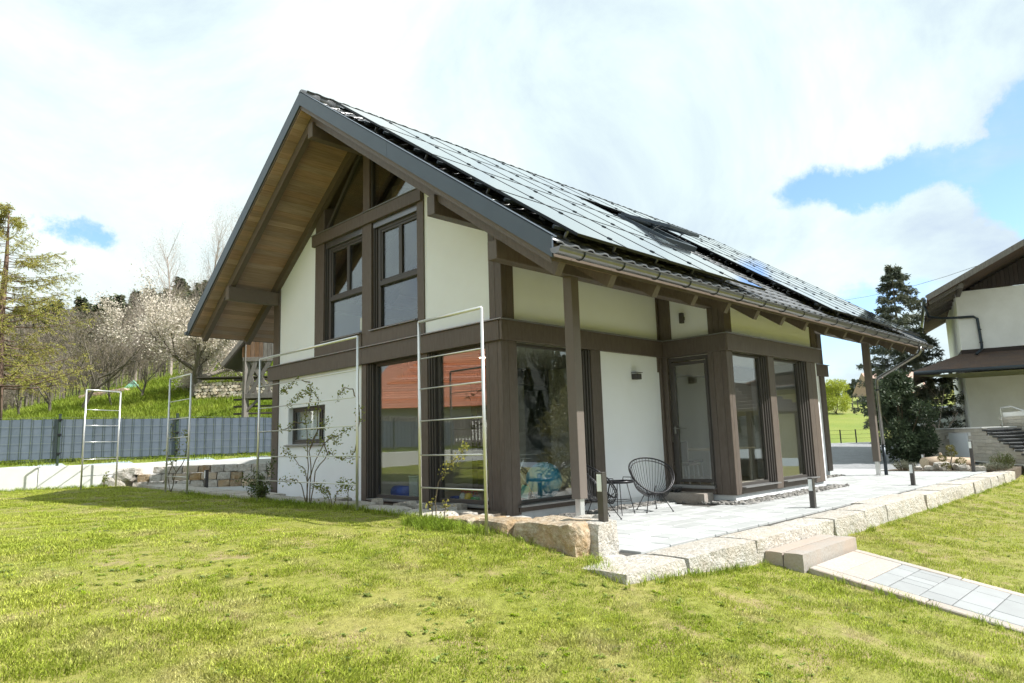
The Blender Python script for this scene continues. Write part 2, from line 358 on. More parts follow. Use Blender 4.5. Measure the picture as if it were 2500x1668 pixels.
# far, rear and inner shell
MB().prism([(0.05, -.07), (8.0, -.07), (8.0, zs(8.0)), (RY, zs(RY)), (.05, zs(.05))], 0, 12.9, 13.1).build('wall', 'plaster', H)
B('wall', .27, 7.75, -.07, 12.9, 7.98, 4.85, 'plaster', H, 0)
B('wall', 8.78, -1.40, -.07, 8.97, .0, 3.9, 'plaster', H, 0)
# plinth
B('plinth', .05, .05, -.6, 13.05, 7.95, -.065, 'plinth', H); B('plinth', 4.62, -1.40, -.6, 8.93, .048, -.066, 'plinth', H)
# --- timber columns with board cladding
col_boards('column', (.02, .02, -.10, .36, .36, 2.66), [(-.005, .004, -.10, .019, .098, 2.655), (-.005, .103, -.10, .019, .298, 2.655), (-.005, .303, -.10, .019, .385, 2.655),
            (.004, -.004, -.10, .138, .019, 2.655), (.143, -.004, -.10, .277, .019, 2.655)])
col_boards('column', (.01, .01, 2.99, .26, .25, zs(.0)), [(-.006, -.03, 2.99, .009, .12, zs(0)), (-.006, .124, 2.99, .009, .262, zs(.0)), (.0, -.034, 2.99, .10, .009, zs(0)), (.104, -.034, 2.99, .27, .009, zs(0))])
B('column', 0, 7.68, -.10, .28, 7.98, zs(8.0)+.02, 'brown', H); B('column', .0, 1.93, -.02, .27, 2.17, 2.655, 'brown', H); B('column', .0, 3.90, -.02, .27, 4.075, 2.655, 'brown', H)
B('column', 2.25, .0, -.07, 2.535, .27, 2.655, 'brown', H); B('column', 4.49, -.02, -.07, 4.60, .15, 2.655, 'brown', H); B('column', 4.50, .0, 2.99, 4.62, .15, zs(.05), 'brown', H); B('column', 4.55, -.25, 2.99, 4.63, -.003, zs(-.25)-.02, 'brown', H)
col_boards('column', (4.60, -1.42, -.07, 4.79, -1.05, 2.655), [(4.572, -1.155, -.07, 4.599, -1.045, 2.652), (4.572, -1.328, -.07, 4.599, -1.16, 2.652), (4.572, -1.44, -.07, 4.599, -1.333, 2.652),
            (4.575, -1.447, -.07, 4.665, -1.421, 2.652), (4.67, -1.447, -.07, 4.80, -1.421, 2.652)])
col_boards('column', (4.60, -1.42, 2.99, 4.84, -1.10, zs(-1.42)), [(4.572, -1.20, 2.99, 4.599, -1.09, zs(-1.1)), (4.572, -1.325, 2.99, 4.599, -1.205, zs(-1.2)), (4.572, -1.44, 2.99, 4.599, -1.33, zs(-1.33)), (4.575, -1.446, 2.99, 4.85, -1.421, zs(-1.44))])
B('column', 6.32, -1.45, -.07, 6.60, -1.26, 2.655, 'brown', H); col_boards('column', (8.36, -1.42, -.07, 8.80, -1.22, 2.655), [(8.30, -1.447, -.07, 8.53, -1.421, 2.652), (8.535, -1.447, -.07, 8.80, -1.421, 2.652)])
B('column', 8.72, -1.44, 2.99, 8.98, -1.2, zs(-1.44), 'brown', H)
B('column', 12.82, -.02, -.07, 13.12, .27, zs(0), 'brown', H); B('column', 9.0, 0, 2.99, 9.2, .27, zs(0), 'brown', H)
# upper gable window posts, spandrel and rail
B('column', .0, 2.0, 2.985, .26, 2.2, zs(2.0)+.05, 'brown', H); B('column', .0, 5.60, 2.985, .26, 5.985, zs(5.8)+.0, 'brown', H)
B('column', .0, 3.72, 2.985, .26, 4.06, 5.54, 'brown', H); B('column', .02, 3.82, 5.77, .26, 4.06, zs(4.0), 'brown', H)
MB().box(-.02, 2.2, 2.99, .25, 3.72, 3.285, .004).build('spandrel', 'brown', H); MB().box(-.02, 4.06, 2.99, .25, 5.6, 3.285, .004).build('spandrel', 'brown', H)
for y0, y1 in ((2.2, 3.72), (4.06, 5.6)): B('sill', -.07, y0, 3.285, .06, y1, 3.303, 'cap', H, .002)
tb = B('cross_beam', -.05, 2.02, 5.53, .25, 6.07, 5.775, 'brown', H); B('cap', -.075, 2.0, 5.776, .2, 6.085, 5.79, 'cap', tb, .002)
B('blind_box', .03, 2.22, 5.40, .2, 3.7, 5.53, 'steel', H); B('blind_box', .03, 4.08, 5.40, .2, 5.58, 5.53, 'steel', H)
# storey beam all round, with metal cap
sb = B('storey_beam', -.06, 3.985, 2.65, .25, 8.14, 2.975, 'brown', H); B('cap', -.10, 3.985, 2.976, .10, 8.16, 2.994, 'cap', sb, .002)
sb = B('storey_beam', -.06, -.0, 2.65, .25, 3.98, 2.975, 'brown', H); B('cap', -.10, -.10, 2.976, .10, 3.98, 2.994, 'cap', sb, .002)
sb = B('storey_beam', -.05, -.06, 2.65, 4.62, -.002, 2.975, 'brown', H); B('cap', .102, -.10, 2.976, 4.53, .05, 2.993, 'cap', sb, .002)
sb = B('storey_beam', 4.53, -1.44, 2.65, 4.75, -.062, 2.975, 'brown', H); B('cap', 4.49, -1.54, 2.976, 4.75, -.102, 2.992, 'cap', sb, .002)
sb = B('storey_beam', 4.535, -1.50, 2.65, 9.0, -1.442, 2.975, 'brown', H); B('cap', 4.752, -1.541, 2.976, 9.03, -1.40, 2.991, 'cap', sb, .002)
sb = B('storey_beam', 9.0, -.06, 2.65, 13.35, .02, 2.975, 'brown', H); B('cap', 9.0, -.10, 2.976, 13.38, .03, 2.992, 'cap', sb, .002)

# --- windows: frame, sashes and panes
def frame_rect(mb, plane, w, a0, a1, z0, z1, t, d0, d1):
    """rectangular frame of face width t in the plane 'x' (w = x) or 'y'; depth d0..d1 from the plane inwards"""
    for (p0, p1, q0, q1) in ((a0, a1, z0, z0+t), (a0, a1, z1-t, z1), (a0, a0+t, z0+t, z1-t), (a1-t, a1, z0+t, z1-t)):
        if plane == 'x': mb.box(w+d0, p0, q0, w+d1, p1, q1, .003)
        else: mb.box(p0, w+d0, q0, p1, w+d1, q1, .003)
def pane(parent, plane, w, a0, a1, z0, z1, d, m='pane'):
    if plane == 'x': return MB().box(w+d, a0, z0, w+d+.012, a1, z1, 0).build('pane', m, parent)
    return MB().box(a0, w+d, z0, a1, w+d+.012, z1, 0).build('pane', m, parent)
def window(name, plane, w, a0, a1, z0, z1, t=.07, d0=.09, d1=.17, parts=None, sill=None, label=None):
    o = MB(); frame_rect(o, plane, w, a0, a1, z0, z1, t, d0, d1); win = o.build(name, 'frame', H)
    if label: win['label'] = label
    for (b0, b1, y0, y1, st) in (parts or [(a0+t, a1-t, z0+t, z1-t, 0)]):
        if st:
            s = MB(); frame_rect(s, plane, w, b0, b1, y0, y1, st, d0+.015, d1-.01); so = s.build('sash', 'frame', win)
            pane(win, plane, w, b0+st, b1-st, y0+st, y1-st, (d0+d1)/2)
        else: pane(win, plane, w, b0, b1, y0, y1, (d0+d1)/2)
    if sill is not None:
        o = MB()
        if plane == 'x': o.box(w-.07, a0-.02, z0-.035, w+d1, a1+.02, z0-.003, .003)
        else: o.box(a0-.02, w-.08, z0-.035, a1+.02, w+d1, z0-.003, .003)
        o.build('sill', 'cap', win)
    return win
def jamb(plane, w, a, b, z0, z1):        # stepped blind rails beside the glass
    for k, (p, q, dd) in enumerate(((a, a+(b-a)*.3, .02), (a+(b-a)*.38, a+(b-a)*.66, .045), (a+(b-a)*.72, b, .07))):
        (MB().box(w+dd, min(p, q), z0, w+.2, max(p, q), z1, .003) if plane == 'x' else MB().box(min(p, q), w+dd, z0, max(p, q), w+.2, z1, .003)).build('blind_rail', 'frame', H)
window('window', 'x', 0, 2.17, 3.76, .045, 2.65, .06, .13, .21, sill=1); jamb('x', 0, 3.895, 3.765, .05, 2.65)
window('window', 'x', 0, .39, 1.80, .045, 2.65, .06, .13, .21, sill=1); jamb('x', 0, 1.925, 1.805, .05, 2.65)
window('window', 'y', 0, .283, 2.10, .05, 2.65, .05, .12, .2, sill=1); jamb('y', 0, 2.245, 2.105, .06, 2.65)
MB().box(.30, .0, -.06, 2.24, .2, .012, .003).build('base_board', 'brown', H); MB().box(.02, .40, -.06, .2, 3.89, .008, .003).build('base_board', 'brown', H)
window('window', 'x', 0.06, small[0], small[1], small[2], small[3], .06, .08, .15, parts=[(5.60, 5.93, 1.18, 1.89, .04), (5.97, 7.14, 1.18, 1.89, .04)], sill=1)
MB().box(-.03, 5.50, 1.075, .14, 7.30, 1.105, .003).build('sill', 'cap', H)
for y0, y1 in ((2.2, 3.58), (4.06, 5.50)):
    m_ = (y0+y1)/2-.02
    window('window', 'x', .02, y0, y1, 3.30, 5.40, .06, .07, .16, parts=[(y0+.06, y1-.06, 3.36, 4.18, 0), (y0+.06, m_, 4.27, 5.34, .05), (m_, y1-.06, 4.27, 5.34, .05)])
    MB().box(.06, y0+.06, 4.18, .19, y1-.06, 4.27, .006).build('transom', 'frame', H)
    jamb('x', .02, y1+.12, y1+.005, 3.31, 5.40)
# paper notice stuck inside the left upper window
MB().box(.135, 4.15, 3.40, .138, 4.34, 3.66).build('notice', 'white', H)
# gable triangles: fixed glass under the rafters
for sgn in (1, -1):
    if sgn > 0: p = [(4.06, 5.79), (6.0-.32, 5.79), (4.06, zs(4.06)-.14)]
    else: p = [(3.82, 5.79), (3.82, zs(3.82)-.14), (2.03, 5.79)]
    w_ = MB().prism(p, 0, .10, .112).build('gable_pane', 'pane', H)
    e = MB()
    for i in range(3):
        a, b = p[i], p[(i+1) % 3]; e.beam((.1, *a), (.1, *b), .08, .07, .003, (1, 0, 0))
    e.build('pane_frame', 'frame', w_)
# bay: door in the side, two tall panes in front
door = MB(); frame_rect(door, 'x', 4.57, -1.04, -.13, .03, 2.62, .075, .04, .12); do = door.build('terrace_door', 'frame', H); do['label'] = 'glazed terrace door of the bay in dark frame'
s = MB(); frame_rect(s, 'x', 4.57, -1.0, -.20, .15, 2.52, .06, .025, .10); s.build('sash', 'frame', do); pane(do, 'x', 4.57, -.945, -.255, .20, 2.465, .06)
MB().box(4.535, -.245, 1.10, 4.575, -.215, 1.24, .006).tube([(4.535, -.23, 1.2), (4.50, -.23, 1.2), (4.50, -.36, 1.2)], .009, 6).build('handle', 'steel', do)
MB().box(4.50, -1.03, .035, 4.62, -.12, .10, .004).build('sill', 'cap', do); MB().box(4.53, -1.04, -.06, 4.6, -.02, .03, .003).build('base_board', 'brown', H)
B('jamb_board', 4.55, -.125, -.06, 4.6, -.022, 2.652, 'brown', H)
window('window', 'y', -1.44, 4.81, 6.18, .07, 2.655, .05, .10, .18); jamb('y', -1.44, 6.315, 6.185, .08, 2.65)
window('window', 'y', -1.44, 6.61, 8.08, .07, 2.655, .05, .10, .18); jamb('y', -1.44, 8.295, 8.085, .08, 2.65)
for a, b in ((4.80, 6.31), (6.61, 8.30)): B('sill', a, -1.53, .045, b, -1.30, .068, 'cap', H, .003)
B('base_board', 4.80, -1.455, -.06, 6.318, -1.3, .043, 'brown', H); B('base_board', 6.602, -1.455, -.06, 8.30, -1.3, .043, 'brown', H)
# --- storeys and rooms inside
B('floor_slab', .28, .28, -.06, 12.8, 7.7, .0, 'room_floor', H, 0); B('floor_slab', 4.81, -1.21, -.06, 8.7, .278, -.001, 'room_floor', H, 0)
B('ceiling_slab', .262, .275, 2.665, 12.8, 7.74, 2.93, 'room_wall', H, 0); B('ceiling_slab', 4.81, -1.19, 2.665, 8.7, .27, 2.93, 'room_wall', H, 0)
B('inner_wall', 4.3, .28, 0, 4.42, 2.9, 2.66, 'room_wall', H, 0); B('inner_wall', .37, 4.3, 0, 4.9, 4.42, 2.66, 'room_wall', H, 0); B('inner_wall', 9.1, .28, 0, 9.2, 7.7, 2.66, 'room_wall', H, 0)
B('inner_wall', 4.9, 4.42, 0, 5.02, 7.7, 2.66, 'room_wall', H, 0); B('inner_wall', 5.9, 3.0, 0, 9.1, 3.1, 2.66, 'room_wall', H, 0)
B('ceiling_beam', .37, 3.0, 2.30, 4.29, 3.2, 2.664, 'rafter', H); B('ceiling_beam', 4.43, .02, 2.35, 8.7, .2, 2.664, 'rafter', H); B('inner_column', 3.1, 4.1, 0, 3.32, 4.299, 2.66, 'rafter', H)
MB().prism([(.3, 2.94), (7.7, 2.94), (7.7, zs(7.7)-.02), (RY, zs(RY)-.02), (.3, zs(.3)-.02)], 0, 4.45, 4.5).build('inner_wall', 'room_wall', H)
MB().beam((.9, RY+.16, 6.55), (4.5, RY+.16, 6.55), .2, .24).build('inner_purlin', 'rafter', H)
# ------------------------------------------------------------------ roof
roof = bpy.data.objects.new('roof', None); link(roof, H)
def slope_slab(y0, y1, t0, t1, x0, x1): return MB().prism([(y0, ztop(y0)-t0), (y1, ztop(y1)-t0), (y1, ztop(y1)-t1), (y0, ztop(y0)-t1)], 0, x0, x1)
slope_slab(RY, YE+.06, .075, .29, X0+.03, X1-.03).build('roof_deck', 'rafter', roof); slope_slab(RY, YW-.06, .075, .29, X0+.03, X1-.03).build('roof_deck', 'rafter', roof)
# soffit boards run along the ridge; each visible one over the gable overhang is a piece
for side in (1, -1):
    ya, yb = (RY+.02, YW-.1) if side > 0 else (RY-.02, YE+.1)
    k = int(abs(yb-ya)/.117)
    for i in range(k):
        a = ya+(yb-ya)*i/k; b = ya+(yb-ya)*(i+1)/k-.004*side
        end = .02 if (side < 0 or a < 7.6) else X1-.1
        slope_slab(a, b, .291, .31, X0+.05, end).build('soffit_board', 'soffit', roof)
# rafters
for k in range(15):
    x = -1.1+1.08*k
    for ya, yb in ((RY, YE+.13), (RY, YW-.13)):
        if ya > yb: poly = [(ya, ztop(ya)-.30), (yb, ztop(yb)-.30), (yb+.10, ztop(yb+.10)-.53), (ya, ztop(ya)-.53)]
        else: poly = [(ya, ztop(ya)-.30), (yb, ztop(yb)-.30), (yb-.10, ztop(yb-.10)-.53), (ya, ztop(ya)-.53)]
        MB().prism(poly, 0, x-.06, x+.06).build('rafter', 'rafter' if yb > ya else 'brown', roof)
# purlins
for (y, zt_, h) in ((7.82, 4.78, .31), (.22, 4.82, .31), (-1.12, 3.79, .27), (4.02, 7.40, .31)):
    B('purlin', -1.22, y-.09, zt_-h, 14.2, y+.09, zt_, 'rafter' if y > 2 else 'brown', roof, .006)
# rake flashing in slate coloured metal, in two lengths a side
for ya, yb in ((RY, YE), (RY, YW)):
    ym = ya+(yb-ya)*.46
    for p, q in ((ya, ym), (ym+(.004 if yb > ya else -.004), yb)):
        for xs in (X0, X1-.03):
            MB().prism([(p, ztop(p)+.045), (q, ztop(q)+.045), (q, ztop(q)-.24), (p, ztop(p)-.24)], 0, xs, xs+.03).build('rake_flashing', 'slate_metal', roof)
        MB().prism([(p, ztop(p)+.047), (q, ztop(q)+.047), (q, ztop(q)+.03), (p, ztop(p)+.03)], 0, X0+.0, X0+.10).build('rake_flashing', 'slate_metal', roof)
MB().prism([(RY, ztop(RY)-.2), (YE+.05, ztop(YE+.05)-.2), (YE+.05, ztop(YE+.05)-.33), (RY, ztop(RY)-.33)], 0, X0+.032, X0+.052).build('verge_board', 'brown', roof)
# gutters (open half round), brackets, downpipe
def gutter(y, z, sgn, m):
    seg = 8; prof = [(y+.08*math.cos(a), z+.08*math.sin(a)) for a in [math.pi+math.pi*i/seg for i in range(seg+1)]]
    inner = [(y+.073*math.cos(a), z+.073*math.sin(a)) for a in [2*math.pi-math.pi*i/seg for i in range(seg+1)]]
    g = MB().prism(prof+inner, 0, X0-.02, X1+.05).build('gutter', m, roof)
    MB().tube([(X0-.02, y-.083*1, z+.004), (X1+.05, y-.083, z+.004)], .010, 6).build('gutter_bead', m, g)
    MB().prism(prof, 0, X0-.022, X0-.018).build('gutter_end', m, g)
    for k in range(20):
        x = -1.0+.83*k
        if x < X1: MB().tube([(x, y+.088*math.cos(a), z+.088*math.sin(a)) for a in [math.pi+math.pi*i/7 for i in range(8)]], .007, 5).build('gutter_bracket', 'dark_steel', g)
gutter(YE-.07, ztop(YE)-.13, -1, 'steel'); gutter(YW+.06, ztop(YW)-.13, 1, 'slate_metal')
yg, zg = YE-.07, ztop(YE)-.2
dp = MB().tube([(13.45, yg, zg), (13.45, yg, zg-.13), (13.46, yg+.05, zg-.2), (13.6, -1.33, 2.52), (13.61, -1.27, 2.44), (13.61, -1.26, 2.3), (13.61, -1.26, .6)], .045, 10).build('downpipe', 'steel', roof, True)
MB().tube([(13.61, -1.26, .599), (13.61, -1.26, -.2)], .047, 10).build('standpipe', 'dark_steel', dp, True)
for z in (2.2, .62): MB().tube([(13.61, -1.26, z), (13.61, -1.26, z-.04)], .056, 10).build('pipe_clip', 'dark_steel', dp, True)
# tiles: wavy concrete tiles; the ones the photograph shows are pieces, the rest are joined
TW, TL, SLEN = .30, .345, (RY-YE)/CT
def tile_verts():
    prof = [(0, .012), (.04, .030), (.10, .030), (.15, .004), (.19, .0), (.25, .002), (.31, .014)]
    v = []; n = len(prof)
    for (yy, dz) in ((TL+.02, -.018), (0, .012)):
        v += [(x, yy, z+dz) for x, z in prof]
    v += [(x, 0, z-.012) for x, z in prof]
    f = [(i, n+i, n+i+1, i+1) for i in range(n-1)]+[(n+i, 2*n+i, 2*n+i+1, n+i+1) for i in range(n-1)]
    return v, f
tv, tf = tile_verts()
tme = bpy.data.meshes.new('tile'); tme.from_pydata(tv, [], tf); tme.materials.append(MAT['tile']); tme.polygons.foreach_set('use_smooth', [True]*len(tme.polygons)); tme.update()
TV = np.array(tv); TF = np.array(tf)
allV, allF = [], []; cnt = 0
NC = int((X1-X0-.2)/TW)+1; NR = int(SLEN/TL)+1
Rr = np.array(Matrix.Rotation(TH, 3, 'X')); Rl = np.array(Matrix.Rotation(math.pi, 3, 'Z') @ Matrix.Rotation(TH, 3, 'X'))
for r in range(NR):
    s = SLEN-r*TL-.0            # distance down the slope of the tile's lower edge
    if s < .1: continue
    for c in range(NC):
        x = X0+.09+c*TW; y = RY-s*CT; z = RZ-s*ST-.05
        own = (c < 2) or r < 2 or (4.2 <= x < 7.2 and s > 2.7)
        if own:
            t = bpy.data.objects.new('tile', tme); link(t, roof); t.location = (x+R_.uniform(-.004, .004), y, z+R_.uniform(0, .004)); t.rotation_euler = (TH+R_.uniform(-.012, .012), R_.uniform(-.01, .01), 0)
        else:
            allV.append(TV@Rr.T+np.array((x, y, z))); allF.append(TF+cnt); cnt += len(TV)
for r in range(int(6.75/TL)+1):
    s = 6.75-r*TL
    if s < .1: continue
    for c in range(NC):
        x = X0+.4+c*TW; allV.append(TV@Rl.T+np.array((x, RY+s*CT, RZ-s*ST-.05))); allF.append(TF+cnt); cnt += len(TV)
me = npmesh('roof_tiles', np.concatenate(allV), np.concatenate(allF), 'tile'); ot = bpy.data.objects.new('roof_tiles', me); link(ot, roof); ot['kind'] = 'stuff'
for c in range(46):                                                     # ridge tiles
    x = X0+.02+c*.345; MB().tube([(x, RY, RZ-.02), (x+.36, RY, RZ-.005)], [.11, .125], 10).build('ridge_tile', 'tile', roof, True)
# open roof window between the panels
def rp(x, s, w=0.0): return Vector((x, RY-s*CT-w*ST, RZ-s*ST+w*CT))     # point on the right slope
rw = MB()
def rbox(mb, xa, xb, sa, sb, w0, w1, c=.004): mb.obox((rp((xa+xb)/2, (sa+sb)/2, (w0+w1)/2)), (xb-xa, sb-sa, w1-w0), Matrix.Rotation(TH, 3, 'X'), c)
for (a, b, c_, d) in ((5.35, 6.65, 3.05, 3.15), (5.35, 6.65, 4.45, 4.6), (5.35, 5.45, 3.15, 4.45), (6.55, 6.65, 3.15, 4.45)): rbox(rw, a, b, c_, d, -.05, .12)
rwo = rw.build('roof_window', 'slate_metal', roof)
hinge = rp(6.0, 3.1, .14)
sash = MB(); ang = TH-rad(9)
Rs = Matrix.Rotation(ang, 3, 'X')
def sp(dx, dy, dz): return hinge+Rs@Vector((dx, dy, dz))
for (cx, cy, sx, sy) in ((0, -.05, 1.24, .1), (0, -1.40, 1.24, .1), (-.57, -.72, .1, 1.4), (.57, -.72, .1, 1.4)): sash.obox(sp(cx, cy, 0), (sx, sy, .07), Rs, .004)
so = sash.build('sash', 'slate_metal', rwo); MB().obox(sp(0, -.72, 0), (1.08, 1.3, .02), Rs).build('pane', 'pane', rwo)
for sx in (-.5, .5): MB().tube([sp(sx, -1.1, -.03), rp(6+sx, 4.0, .05)], .012, 6).build('stay', 'steel', rwo)
# terrace posts
for x in (.36, 13.38):
    p = B('post', x, -1.19, .18, x+.17, -1.02, 3.56, 'post_brown', H, .005)
    B('post_foot', x+.035, -1.155, -.2, x+.135, -1.055, .18, 'white_metal', p); B('foot_plate', x-.0, -1.2, -.2, x+.17, -1.01, -.188, 'white_metal', p)

# ------------------------------------------------------------------ solar panels: 47 separate modules on rails
PW, PH_, PIT = 1.030, 1.755, 1.765
def make_panel(loc):
    t = thing('solar_panel', 'dark glass solar panel in the array on the roof', 'solar panel', loc, 'solar panels on the roof slope')
    t.rotation_euler = (TH, 0, 0)
    def sub(mb, name, m, par): o = bpy.data.objects.new(name, mb.mesh(name, m)); link(o, par); return o
    f = MB(); fr = .007
    for (x0, y0, x1, y1) in ((0, 0, PW, fr), (0, PH_-fr, PW, PH_), (0, fr, fr, PH_-fr), (PW-fr, fr, PW, PH_-fr)): f.box(x0, y0, 0, x1, y1, .038, .002)
    fo = sub(f, 'frame', 'panel_frame', t)
    for y in (.35, PH_-.35): sub(MB().box(PW-.02, y-.03, .03, PW+.03, y+.03, .048, .003), 'clamp', 'dark_steel', fo)
    sub(MB().box(fr, fr, .006, PW-fr, PH_-fr, .033), 'glass', 'panel_glass', t)
    for y in (.35, PH_-.35): sub(MB().box(-.10, y-.02, -.045, PW+.01, y+.02, -.002, .003), 'rail', 'dark_steel', t)
    for x, y in ((.12, .35), (.62, PH_-.35)): sub(MB().box(x, y-.14, -.13, x+.035, y-.025, -.112).box(x, y-.05, -.13, x+.035, y-.025, -.01), 'hook', 'steel', t)
    return t
first = None; S0 = .80
for r in range(4):
    for c in range(15):
        x = -1.06+c*1.04
        if 4.1 < x < 7.0 and r > 0: continue
        if x > 13.2: continue
        p = rp(x, S0+(r+1)*PIT, .115)
        if first is None: q = first = make_panel(p)
        else: q = copy_tree(first); q.location = p
        ORD = ('first', 'second', 'third', 'fourth', 'fifth', 'sixth', 'seventh', 'eighth'); ROW = ('ridge row', 'second row below the ridge', 'third row below the ridge', 'eaves row')[r]
        q['label'] = 'solar panel in the %s, %s' % (ROW, '%s from the gable edge' % ORD[c] if c < 5 else '%s above the roof window gap' % ORD[c-5] if c < 8 else '%s beyond the roof window gap' % ORD[c-8])
# ------------------------------------------------------------------ lie of the land
WLX, WLY, WNX, WNY = -4.36, 13.84, .29, .957            # line of the concrete wall and its normal (away from the garden)
def hill_tl(x, y): return (x-WLX)*WNX+(y-WLY)*WNY, (x-WLX)*WNY-(y-WLY)*WNX
def Lz(x, y):
    x = np.asarray(x, float); y = np.asarray(y, float)
    f = np.interp(y, [-40, -12, -8, -6, -3.9, -2.9, -1.78, -.5, 1.0, 6, 14, 20], [-1.7, -1.35, -1.02, -.68, -.325, -.17, -.0, .085, .13, .125, .165, .18])
    f = f-.185*sstep(-2.2, .8, x)*sstep(-2.4, -3.7, y)+.03*sstep(8, 16, x)*sstep(-2.4, -3.7, y)
    inside = (x > -1.62) & (y > np.where(x > 16.6, -2.8, -3.45))
    return np.where(inside, np.minimum(f, -.62), f)
def Gz(x, y):
    x = np.asarray(x, float); y = np.asarray(y, float); t, l = hill_tl(x, y)
    d = (x-CAM.x)*.706+(y-CAM.y)*.708
    s = np.clip(.131+.0092*l, .06, .22)
    left = .735+s*np.clip(t, 0, 32)+.165*np.clip(t-32, 0, 58)
    right = -.28+.6*sstep(24, 46, d)+.135*np.clip(d-45, 0, 34)+.02*np.clip(d-79, 0, 400)
    w = sstep(16, 26, l)
    z = left*(1-w)+right*w
    return np.where(t > .0, z, np.where(x > 12.5, right*1.0, -1.9))
def sheet(name, xs, ys, fz, m, keep=None):
    X, Y = np.meshgrid(xs, ys); Z = fz(X, Y); V = np.stack([X, Y, Z], -1).reshape(-1, 3); nx = len(xs)
    i, j = np.meshgrid(np.arange(nx-1), np.arange(len(ys)-1)); b = (j*nx+i).ravel(); F = np.stack([b, b+1, b+nx+1, b+nx], 1)
    if keep is not None:
        c = V[F].mean(1); F = F[keep(c[:, 0], c[:, 1])]
    me = npmesh(name, V, F, m); me.polygons.foreach_set('use_smooth', [True]*len(me.polygons)); o = link(bpy.data.objects.new(name, me)); o['kind'] = 'structure'; return o
def grass_mat(name, a, b, c, rough=.7, tr=.0, patch=.9, scale=.55):
    m = bpy.data.materials.new(name); m.use_nodes = True; t = m.node_tree; n = t.nodes; l = t.links; bs = n['Principled BSDF']; bs.inputs['Roughness'].default_value = rough; bs.inputs['Specular IOR Level'].default_value = .25
    geo = n.new('ShaderNodeNewGeometry'); oi = n.new('ShaderNodeObjectInfo')
    def ramp(sc, lo, hi, det=4):
        tx = n.new('ShaderNodeTexNoise'); tx.inputs['Scale'].default_value = sc; tx.inputs['Detail'].default_value = det; tx.inputs['Roughness'].default_value = .6; l.new(geo.outputs['Position'], tx.inputs['Vector'])
        mr = n.new('ShaderNodeMapRange'); l.new(tx.outputs[0], mr.inputs[0]); mr.inputs[1].default_value = lo; mr.inputs[2].default_value = hi; return mr.outputs[0]
    def mix(f, x, y):
        mi = n.new('ShaderNodeMix'); mi.data_type = 'RGBA'; l.new(f, mi.inputs[0])
        for k, v in ((6, x), (7, y)):
            if isinstance(v, tuple): mi.inputs[k].default_value = (*v, 1)
            else: l.new(v, mi.inputs[k])
        return mi.outputs[2]
    o = mix(ramp(scale, .40, .62, 6), a, b)
    pm = n.new('ShaderNodeMath'); pm.operation = 'MULTIPLY'; pm.inputs[1].default_value = patch; l.new(ramp(scale*1.9, .53, .66, 7), pm.inputs[0]); o = mix(pm.outputs[0], o, c)
    hs = n.new('ShaderNodeHueSaturation'); mr = n.new('ShaderNodeMapRange'); l.new(oi.outputs['Random'], mr.inputs[0]); mr.inputs[3].default_value = .8; mr.inputs[4].default_value = 1.15
    if tr:                       # every blade its own tone
        mb_ = n.new('ShaderNodeMapRange'); l.new(geo.outputs['Random Per Island'], mb_.inputs[0]); mb_.inputs[3].default_value = .45; mb_.inputs[4].default_value = 1.5; mm = n.new('ShaderNodeMath'); mm.operation = 'MULTIPLY'; l.new(mr.outputs[0], mm.inputs[0]); l.new(mb_.outputs[0], mm.inputs[1]); l.new(mm.outputs[0], hs.inputs['Value'])
    else: l.new(mr.outputs[0], hs.inputs['Value'])
    l.new(o, hs.inputs['Color']); l.new(hs.outputs[0], bs.inputs['Base Color'])
    if tr:
        tb = n.new('ShaderNodeBsdfTranslucent'); l.new(hs.outputs[0], tb.inputs[0]); ms = n.new('ShaderNodeMixShader'); ms.inputs[0].default_value = tr
        l.new(bs.outputs[0], ms.inputs[1]); l.new(tb.outputs[0], ms.inputs[2]); l.new(ms.outputs[0], n['Material Output'].inputs[0])
    else:
        tx = n.new('ShaderNodeTexNoise'); tx.inputs['Scale'].default_value = 14; tx.inputs['Detail'].default_value = 8; l.new(geo.outputs['Position'], tx.inputs['Vector'])
        bp = n.new('ShaderNodeBump'); bp.inputs['Strength'].default_value = .8; bp.inputs['Distance'].default_value = .06; l.new(tx.outputs[0], bp.inputs['Height']); l.new(bp.outputs[0], bs.inputs['Normal'])
    MAT[name] = m
grass_mat('lawn_ground', (.22, .23, .045), (.27, .25, .07), (.30, .23, .12), scale=1.3)
grass_mat('blade', (.30, .365, .042), (.42, .455, .08), (.52, .465, .225), tr=.4, scale=.75, patch=.8)
grass_mat('blade_long', (.21, .29, .03), (.28, .34, .045), (.35, .36, .09), tr=.4, patch=.4)
grass_mat('meadow', (.14, .185, .028), (.195, .22, .042), (.25, .23, .075), scale=.12, patch=.6)
def fill_lines(a, b, fine, lo, hi, coarse): return np.unique(np.concatenate([np.arange(a, lo, coarse), np.arange(lo, hi, fine), np.arange(hi, b+coarse, coarse)]))
sheet('lawn', fill_lines(-60, 45, .3, -14, 20, 3), fill_lines(-60, 16.5, .3, -10, 16.2, 3), Lz, 'lawn_ground', lambda x, y: (hill_tl(x, y)[0] < .16) & ~((x > 16.6) & (y > -2.6)))
sheet('meadow', fill_lines(-130, 330, .5, -14, 40, 5), fill_lines(-70, 320, .5, -5, 50, 5), Gz, 'meadow', lambda x, y: (hill_tl(x, y)[0] > .3) | ((x > 13.0) & (y > -2.9)))

